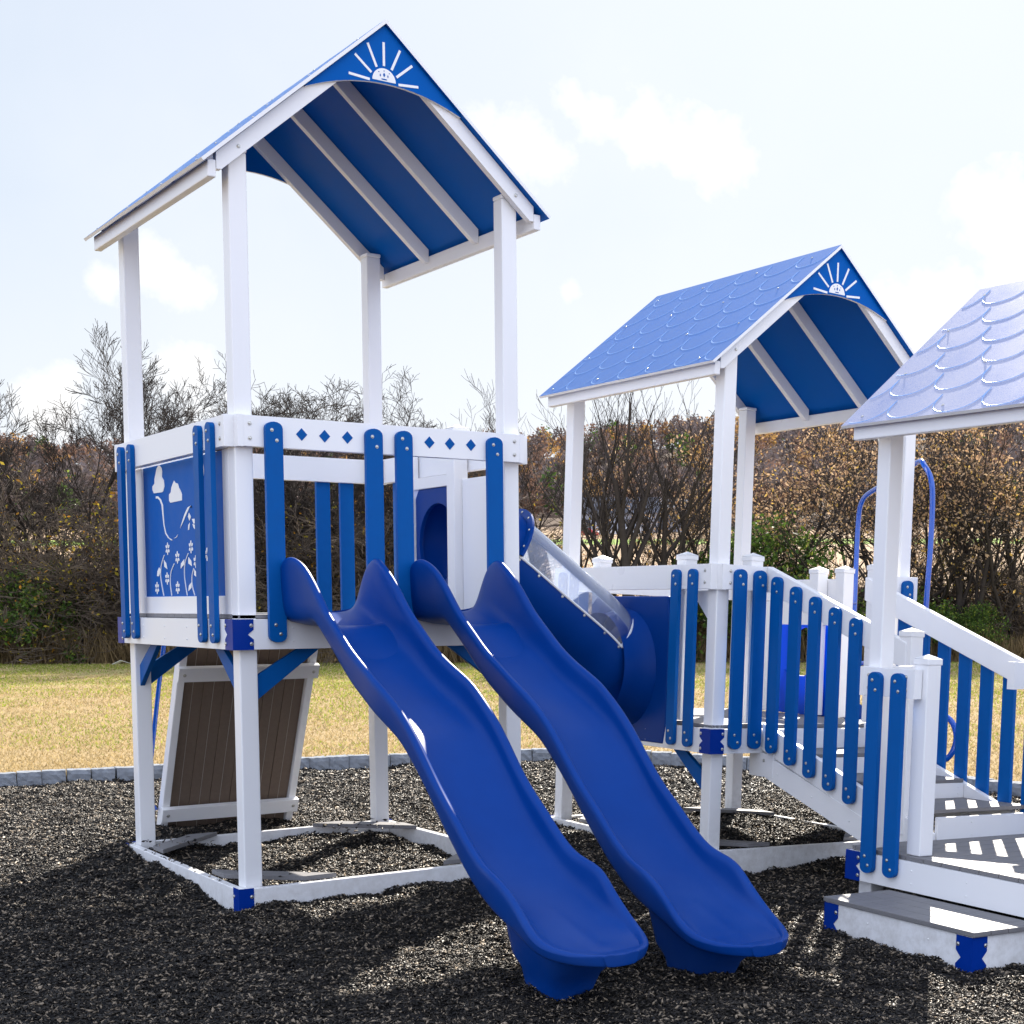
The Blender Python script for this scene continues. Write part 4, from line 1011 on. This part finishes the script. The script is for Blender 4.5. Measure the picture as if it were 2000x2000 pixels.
def grow(seed, h, r, n_stems=1, spread=.25, fork=.5, upright=.5, levels=5, kids=(3, 5), crook=.12, lean=0.0):
    rnd = random.Random(seed); big = []; fine = []; tips = []
    def branch(p, d, ln, rad, lv):
        nseg = 5 if lv == 0 else (4 if lv < 3 else 3); pts = [p]; rs = [rad]
        for i in range(nseg):
            d = (d + Vector((rnd.gauss(0, crook), rnd.gauss(0, crook), rnd.gauss(0, crook * .6) + upright * .08 * (1 if lv else .3)))).normalized()
            p = p + d * (ln / nseg); rad_ = rad * (1 - .62 * (i + 1) / nseg)
            (big if lv < 2 else fine).append((*pts[-1], *p, rs[-1], max(rad_, .0078))); pts.append(p); rs.append(max(rad_, .0078))
        if lv >= 2: tips.extend(pts[1:])
        if lv >= levels: return
        nk = rnd.randint(*kids) + (2 if lv == 0 else 0)
        for k in range(nk):
            t = (.28 + .72 * (k + rnd.random()) / nk) if lv else (fork + (1 - fork) * (k + rnd.random()) / nk)
            i = min(int(t * nseg), nseg - 1); f_ = t * nseg - i; q = pts[i].lerp(pts[i + 1], min(1, f_))
            ax = Vector((rnd.gauss(0, 1), rnd.gauss(0, 1), rnd.gauss(0, .25))).normalized()
            dl = (pts[i + 1] - pts[i]).normalized(); side = (ax - dl * ax.dot(dl)).normalized()
            sp = .55 + .5 * rnd.random(); nd = (dl * math.cos(sp) + side * math.sin(sp) + Vector((0, 0, upright * .35))).normalized()
            branch(q, nd, ln * (.48 + .24 * rnd.random()) * (1.15 - .4 * t), rs[i] * (.50 + .18 * rnd.random()), lv + 1)
    for s_ in range(n_stems):
        a = rnd.random() * 6.28; sp = spread * (rnd.random() * .8 + .3) if n_stems > 1 else .06
        d = Vector((math.cos(a) * sp + lean, math.sin(a) * sp, 1)).normalized()
        o_ = Vector((math.cos(a), math.sin(a), 0)) * (.10 * n_stems ** .5 if n_stems > 1 else 0)
        branch(o_ - Vector((0, 0, .3)), d, h * (.62 + .25 * rnd.random()), r * (.7 + .5 * rnd.random()), 0)
    return np.array(big), np.array(fine), np.array([tuple(t) for t in tips])
def leaf_cards(c, size, rng_, flat=.5):
    n = len(c); a = rng_.normal(size=(n, 3)); a /= np.linalg.norm(a, axis=1, keepdims=True); b_ = rng_.normal(size=(n, 3)); b_ -= (b_ * a).sum(1, keepdims=True) * a; b_ /= np.linalg.norm(b_, axis=1, keepdims=True)
    s_ = size * (.5 + rng_.random((n, 1))); V = np.stack([c - a * s_, c + b_ * s_ * .55, c + a * s_, c - b_ * s_ * .55], 1).reshape(-1, 3)
    return V, np.arange(4 * n).reshape(-1, 4)
RUST = island_mat('rust_leaves', (.30, .18, .10), (.58, .41, .26), .8, .2, transl=.45, c3=(.55, .36, .10), f3=.12)
YELLOW = island_mat('yellow_green_leaves', (.22, .20, .02), (.50, .36, .05), .8, .2, transl=.5, c3=(.45, .22, .03), f3=.2)
DULL = island_mat('dull_brown_leaves', (.10, .065, .035), (.26, .17, .08), .85, .15, transl=.3)
LEAFGREEN = island_mat('green_leaves', (.03, .075, .012), (.12, .20, .03), .6, .35, transl=.35, c3=(.30, .36, .05), f3=.08)
ORANGE = island_mat('orange_leaves', (.30, .13, .03), (.60, .33, .08), .8, .2, transl=.5)
DRY = island_mat('dry_weeds', (.10, .07, .035), (.32, .23, .12), .9, .1, transl=.25)
proto = {}
def kind_of_tree(key, seed, h, r, leaf=None, nleaf=0, lsize=.06, twig=BARK, **kw):
    big, fine, tips = grow(seed, h, r, **kw)
    Vb, Fb = seg_mesh(big, 6); Vf, Ff = seg_mesh(fine, 3)
    top = max(big[:, 5].max(), fine[:, 5].max()); k = h / top
    rg = np.random.default_rng(seed); leafd = None
    if leaf is not None and nleaf:
        idx = rg.integers(0, len(tips), nleaf); c = tips[idx] + rg.normal(0, .16, (nleaf, 3)); Vl, Fl = leaf_cards(c, lsize / k, rg); leafd = (Vl * k, Fl)
    def mk(nm, parts, mats):
        V = np.vstack([p[0] for p in parts]); F = []; o_ = 0; mi = []
        for j, p in enumerate(parts): F.append(p[1] + o_); o_ += len(p[0]); mi += [j] * len(p[1])
        ob = soup(nm, V, np.vstack(F), mats, mi); me = ob.data; bpy.data.objects.remove(ob); return me
    tm = mk('trunk', [(Vb * k, Fb)], [BARK]); 
    cm = mk('crown', [(Vf * k, Ff)] + ([leafd] if leafd else []), [twig] + ([leaf] if leafd else []))
    proto[key] = (tm, cm); return proto[key]
def at(u, dep):
    """ground point under photo column u at a depth along the view"""
    lat = (u - 1283.15) / 2980.36 * dep; x = CAMXY.x + dep * FW.x + lat * RTV.x; y = CAMXY.y + dep * FW.y + lat * RTV.y
    return x, y, float(terr_z(np.array(x), np.array(y)))
def plant(key, u, dep, s, rot, label, cat, group, name='bare_tree', sz=None, tilt=0):
    x, y, z = at(u, dep); e = bpy.data.objects.new(name, None); col.objects.link(e); e.empty_display_size = .3
    e.location = (x, y, z - .05); e.rotation_euler = (tilt, 0, R(rot)); e.scale = (s, s, s * (sz or 1))
    tag(e, label, cat, group)
    for nm, me in zip(('trunk', 'crown'), proto[key]):
        o = bpy.data.objects.new(nm, me); col.objects.link(o); o.parent = e
    return e
kind_of_tree('wide', 21, 9.5, .17, n_stems=2, spread=.5, levels=5, kids=(4, 5), upright=.25, crook=.14, fork=.25)
kind_of_tree('wide2', 24, 9.0, .15, n_stems=3, spread=.6, levels=5, kids=(4, 4), upright=.2, crook=.16, fork=.2)
kind_of_tree('slim', 33, 9.5, .10, n_stems=1, spread=.2, levels=5, kids=(4, 5), upright=1.0, crook=.09, fork=.3)
kind_of_tree('stems', 41, 8.5, .055, n_stems=11, spread=.30, levels=4, kids=(3, 4), upright=1.1, crook=.07, fork=.45)
kind_of_tree('dark', 52, 11.5, .24, n_stems=3, spread=.20, levels=4, kids=(3, 4), upright=1.3, crook=.07, fork=.28)
kind_of_tree('dark2', 57, 11.0, .22, n_stems=2, spread=.22, levels=4, kids=(3, 4), upright=1.3, crook=.08, fork=.3)
kind_of_tree('rust', 61, 7.8, .12, RUST, 2700, .047, n_stems=3, spread=.5, levels=4, kids=(3, 5), upright=.5, crook=.14, fork=.2)
kind_of_tree('rust2', 66, 8.2, .13, RUST, 2400, .047, n_stems=2, spread=.4, levels=4, kids=(4, 5), upright=.5, crook=.15, fork=.2)
kind_of_tree('brush', 71, 5.6, .07, YELLOW, 1300, .05, BARK2, n_stems=6, spread=.95, levels=4, kids=(3, 5), upright=.15, crook=.20, fork=.12)
kind_of_tree('brush2', 75, 5.2, .06, DULL, 700, .045, BARK2, n_stems=7, spread=1.0, levels=4, kids=(3, 5), upright=.1, crook=.22, fork=.1)
kind_of_tree('brush3', 78, 5.4, .065, YELLOW, 400, .05, BARK2, n_stems=6, spread=.9, levels=4, kids=(4, 5), upright=.2, crook=.18, fork=.12)
kind_of_tree('green', 83, 4.2, .06, LEAFGREEN, 9000, .07, n_stems=5, spread=.6, levels=3, kids=(3, 5), upright=.4, crook=.15, fork=.15)
BT = 'bare trees of the tree line'
plant('wide2', 90, 48, 1.0, 310, 'low spreading bare tree near the left border', 'tree', BT)
plant('wide', 470, 47.5, .98, 290, 'bare tree directly behind the front post of the tall tower', 'tree', BT)
plant('stems', 720, 47, .85, 200, 'short clump of bare stems touching the far post of the tall tower', 'tree', BT)
plant('slim', 25, 45, 1.02, 10, 'slim bare tree at the left border of the picture', 'tree', BT)
plant('slim', 168, 47, 1.02, 130, 'slim bare tree standing left of the tall tower against the sky', 'tree', BT)
plant('wide', 385, 46, 1.06, 40, 'wide bare tree seen between the two left posts of the tall tower', 'tree', BT)
plant('wide2', 560, 45, .98, 200, 'spreading bare tree right of the front post of the tall tower', 'tree', BT)
plant('wide', 665, 49, .95, 150, 'crooked bare tree behind the far post of the tall tower', 'tree', BT)
plant('stems', 790, 46, .96, 0, 'clump of thin upright bare stems behind the tall tower', 'tree', BT)
plant('stems', 905, 46, 1.0, 70, 'clump of thin upright bare stems beside the right front post of the tall tower', 'tree', BT)
plant('slim', 1040, 50, .80, 80, 'small bare tree in the gap between tall and middle tower', 'tree', BT)
plant('dark', 1165, 43, .68, 15, 'dark bare tree with several trunks under the left end of the blue roof', 'tree', BT)
plant('dark2', 1225, 41, .76, 100, 'dark twin-trunked bare tree beneath the middle of the blue roof', 'tree', BT)
plant('dark', 1305, 42, .74, 210, 'dark forked bare tree left of the front post of the middle tower', 'tree', BT)
plant('dark2', 1880, 44, .62, 300, 'leaning dark bare tree near the right border behind the stair rail', 'tree', BT)
plant('dark', 1985, 45, .62, 60, 'dark bare tree at the right border of the picture', 'tree', BT)
RG = 'rust-leaved trees of the tree line'
for i, (k, u, dep, s, ro, lab) in enumerate([
    ('rust', 1400, 45, .86, 0, 'rust-leaved tree behind the front post of the middle tower'),
    ('rust2', 1500, 46, .98, 80, 'rust-leaved tree under the roof of the middle tower'),
    ('rust', 1600, 44, .95, 160, 'rust-leaved tree left of the posts of the lowest tower'),
    ('rust2', 1700, 46, 1.0, 220, 'rust-leaved tree behind the post of the lowest tower'),
    ('rust', 1800, 45, 1.0, 290, 'rust-leaved tree beside the tall blue grab rail'),
    ('rust2', 1890, 46, 1.0, 20, 'rust-leaved tree right of the tall blue grab rail'),
    ('rust', 1985, 45, 1.02, 100, 'rust-leaved tree at the right border of the picture'),
    ('rust2', 1345, 47, .70, 140, 'small rust-leaved tree beside the forked dark tree')]):
    plant(k, u, dep, s, ro, lab, 'tree', RG, 'rust_leaved_tree')
BG_ = 'tangled bushes of the tree line'
rnd = random.Random(9)
spots = [(-40, 45), (40, 47), (110, 44.5), (180, 46.5), (250, 45), (320, 47), (385, 44.5), (450, 46.5), (520, 45), (590, 47), (655, 44.8), (720, 46.5), (790, 45), (860, 47), (925, 45), (990, 46.5), (1060, 46), (1440, 47), (1560, 46), (1660, 47.5), (1770, 46.5), (1860, 47.5), (1950, 46), (2040, 46)]
near = ['at the left border', 'second from the left border', 'left of the tall tower', 'touching the left post of the tall tower', 'behind the left post of the tall tower', 'behind the picture panel', 'between picture panel and front post', 'behind the front post of the tall tower',
        'right of the front post of the tall tower', 'behind the climbing ramp', 'between the two far pickets', 'behind the far post of the tall tower', 'behind the left open slide', 'between the two open slides', 'behind the tunnel entrance', 'behind the right front post of the tall tower', 'in the gap beside the tunnel',
        'behind the front post of the middle tower', 'behind the hooded slide', 'left of the post of the lowest tower', 'behind the tall grab rail', 'right of the tall grab rail', 'near the right border', 'at the right border']
for i, ((u, dep), nr) in enumerate(zip(spots, near)):
    k = ('brush', 'brush2', 'brush3')[i % 3]; s_ = .72 + rnd.random() * .46
    if u > 1000: s_ *= .62
    plant(k, u, dep, s_, rnd.random() * 360, 'tangled leafless bush with few leaves ' + nr, 'bush', BG_, 'tangled_bush', sz=1.0)
for (u, dep, s_, lab) in [(60, 43.5, .72, 'leafy green bush at the left border'), (1455, 43.5, 1.0, 'green-leaved shrub right of the front post of the middle tower'), (1600, 44, .62, 'low green shrub behind the pickets of the stairs'),
                         (1775, 43.5, .55, 'low green shrub beside the tall grab rail'), (450, 44, .5, 'small green shrub behind the front post of the tall tower'), (1885, 43.8, .42, 'low dark green shrub behind the far stair pickets')]:
    plant('green', u, dep, s_, u * 1.7, lab, 'bush', 'green bushes of the tree line', 'green_bush')
# undergrowth: uncountable dry weeds and thicket at the foot of the tree line
def weeds(n, d0, d1, u0, u1, h0, h1, m, name, label, lean=.25, wd=.02, seed=5):
    rg = np.random.default_rng(seed); dep = d0 + (d1 - d0) * rg.random(n); u = u0 + (u1 - u0) * rg.random(n); lat = (u - 1283.15) / 2980.36 * dep
    x = CAMXY.x + dep * FW.x + lat * RTV.x; y = CAMXY.y + dep * FW.y + lat * RTV.y; z = terr_z(x, y) - .03
    hm = .65 + .35 * vnoise(x * .8, y * .8, 9); h = (h0 + (h1 - h0) * rg.random(n)) * hm; a = rg.random(n) * 6.28
    b0 = np.stack([x - np.cos(a) * wd, y - np.sin(a) * wd, z], -1); b1 = np.stack([x + np.cos(a) * wd, y + np.sin(a) * wd, z], -1)
    tp = np.stack([x + rg.normal(0, lean, n) * h, y + rg.normal(0, lean, n) * h, z + h], -1)
    o = soup(name, np.stack([b0, b1, tp], 1).reshape(-1, 3), np.arange(3 * n).reshape(-1, 3), m); tag(o, label, 'undergrowth', kind='stuff'); return o
weeds(42000, 42.6, 46.5, -80, 2080, .5, 1.7, DRY, 'dry_weeds', 'dense dry weeds and grass at the foot of the tree line')
# twig thicket filling the lower tree line
rg = np.random.default_rng(8); n = 34000
dep = 44 + 8 * rg.random(n); u = np.where(rg.random(n) < .80, -80 + 1130 * rg.random(n), 1330 + 720 * rg.random(n)); lat = (u - 1283.15) / 2980.36 * dep
x = CAMXY.x + dep * FW.x + lat * RTV.x; y = CAMXY.y + dep * FW.y + lat * RTV.y
top = np.where(u < 1050, 4.6, 3.0) * (.74 + .42 * vnoise(x * .42, y * .42, 12)); z = terr_z(x, y) + top * rg.random(n) ** .85
dd_ = rg.normal(0, 1, (n, 3)); dd_[:, 2] = np.abs(dd_[:, 2]) * .9; dd_ /= np.linalg.norm(dd_, axis=1, keepdims=True); ln = .35 + .7 * rg.random(n)
p0 = np.stack([x, y, z], -1); S = np.concatenate([p0, p0 + dd_ * ln[:, None], np.full((n, 1), .014), np.full((n, 1), .007)], 1)
Vt, Ft = seg_mesh(S, 3); Vl, Fl = leaf_cards(p0[rg.random(n) < .07] + rg.normal(0, .1, (1, 3)), .06, rg)
th_ = soup('thicket', np.vstack([Vt, Vl]), np.vstack([Ft, Fl + len(Vt)]), [BARK2, YELLOW], np.array([0] * len(Ft) + [1] * len(Fl))); tag(th_, 'dense tangle of twigs and brambles filling the tree line', 'undergrowth', kind='stuff')

# far wooded hill: one mass of crowns
rg = np.random.default_rng(3); nt_ = 2600; dep = 288 + 420 * rg.random(nt_) ** .9; lat = (rg.random(nt_) * 1.3 - .72) * dep
x = CAMXY.x + dep * FW.x + lat * RTV.x; y = CAMXY.y + dep * FW.y + lat * RTV.y; z = terr_z(x, y); hh = 8 + 6 * rg.random(nt_)
per = 170; c = rg.normal(0, 1, (nt_, per, 3)); c /= np.linalg.norm(c, axis=2, keepdims=True); c *= (rg.random((nt_, per, 1)) ** .4)
c = c * np.stack([hh * .28, hh * .28, hh * .42], -1)[:, None] + np.stack([x, y, z + hh * .62], -1)[:, None]
mi = np.repeat(rg.choice([0, 1, 2, 3], nt_, p=[.60, .24, .11, .05]), per)
Vl, Fl = leaf_cards(c.reshape(-1, 3), .62, rg)
HBROWN = island_mat('hill_twigs', (.13, .105, .10), (.22, .175, .16), .95, .05, transl=.15)
HRUST = island_mat('hill_rust', (.19, .115, .085), (.32, .20, .14), .95, .05, transl=.25)
HORANGE = island_mat('hill_orange', (.34, .19, .07), (.50, .31, .11), .95, .05, transl=.35)
hillw = soup('hill_woods', Vl, Fl, [HBROWN, HRUST, HORANGE, LEAFGREEN], mi); tag(hillw, 'distant autumn wood covering the hill', 'woods', kind='stuff')
x, y, z = at(1400, 90)

# ---- far farmhouse and cars seen through the trunks
def far(u, dep): 
    x, y, z = at(u, dep); return Matrix.Translation((x, y, z)) @ Matrix.Rotation(-.62, 4, 'Z')
hs = empty('farmhouse', 'distant grey farmhouse seen between the dark trunks', 'house', M=far(1205, 262))
HW = mat('house_wall', (.30, .31, .36), .8); HR = mat('house_roof', (.12, .12, .14), .8); DK = mat('dark_window', (.02, .02, .03), .2)
mb = MB(); mb.box(-7, 7, 0, 7, -1, 3.4); mb.build('wall', HW, hs)
mb = MB(); mb.prism([(-.5, 3.3), (3.5, 6.3), (7.5, 3.3)], -7.5, 7.5, lambda p, t: (t, p[0], p[1])); mb.build('roof', HR, hs)
for xx in (-5, -1.5, 2.2, 5): mb = MB(); mb.box(xx - .5, xx + .5, -.06, -.01, 1.1, 2.3); mb.build('window', DK, hs)
hs2 = empty('barn', 'distant pale barn right of the farmhouse', 'barn', M=far(1285, 268))
mb = MB(); mb.box(-5, 5, 0, 8, -1, 3.6); mb.build('wall', HW, hs2)
mb = MB(); mb.prism([(-.5, 3.5), (4, 6.0), (8.5, 3.5)], -5.5, 5.5, lambda p, t: (t, p[0], p[1])); mb.build('roof', HR, hs2)
mb = MB(); mb.box(-1.5, 1.5, -.07, -.01, -.5, 2.5); mb.build('door', DK, hs2)
def far_car(u, dep, colr, lab, nm):
    e = empty('parked_car', lab, 'car', 'cars parked by the farmhouse', far(u, dep)); pm = mat(nm, colr, .3, .5, coat=.5)
    mb = MB(); mb.prism([(-2.2, .35), (2.2, .35), (2.2, .85), (1.4, .95), (.9, 1.45), (-1.2, 1.45), (-1.8, .95), (-2.2, .9)], -.85, .85, XZ); mb.build('body', pm, e, bevel=.08)
    mb = MB(); mb.prism([(.85, 1.0), (.62, 1.38), (-1.05, 1.38), (-1.45, 1.0)], -.87, .87, XZ); mb.build('side_windows', DK, e)
    for xx in (-1.4, 1.4):
        for yy in (-.9, .7): mb = MB(); mb.cyl((xx, yy, .33), (0, 1, 0), .33, .2, 14); mb.build('wheel', DK, e)
far_car(1144, 240, (.45, .02, .02), 'small distant red car left of the farmhouse', 'red_paint')
far_car(1180, 243, (.5, .5, .52), 'small distant silver car in front of the farmhouse', 'silver_paint')
far_car(1240, 245, (.6, .6, .62), 'small distant white car between farmhouse and barn', 'white_paint')

# ---- litter on the lawn
lt = MB(); lt.add([(0, 0, .02), (.22, .05, .13), (.42, .0, .07), (.60, .06, .01), (.05, .12, .01), (.25, .16, .09), (.44, .14, .04), (.58, .16, .0)], [(0, 1, 5, 4), (1, 2, 6, 5), (2, 3, 7, 6)])
x, y, z = at(222, 41.3)
lo = lt.build('paper_litter', mat('paper', (.8, .78, .72), .9), None, M=Matrix.Translation((x, y, z + .02)) @ Matrix.Rotation(-.6, 4, 'Z')); tag(lo, 'crumpled pale paper lying at the lawn edge left of the tall tower', 'litter')
md = lo.modifiers.new('s', 'SOLIDIFY'); md.thickness = .006
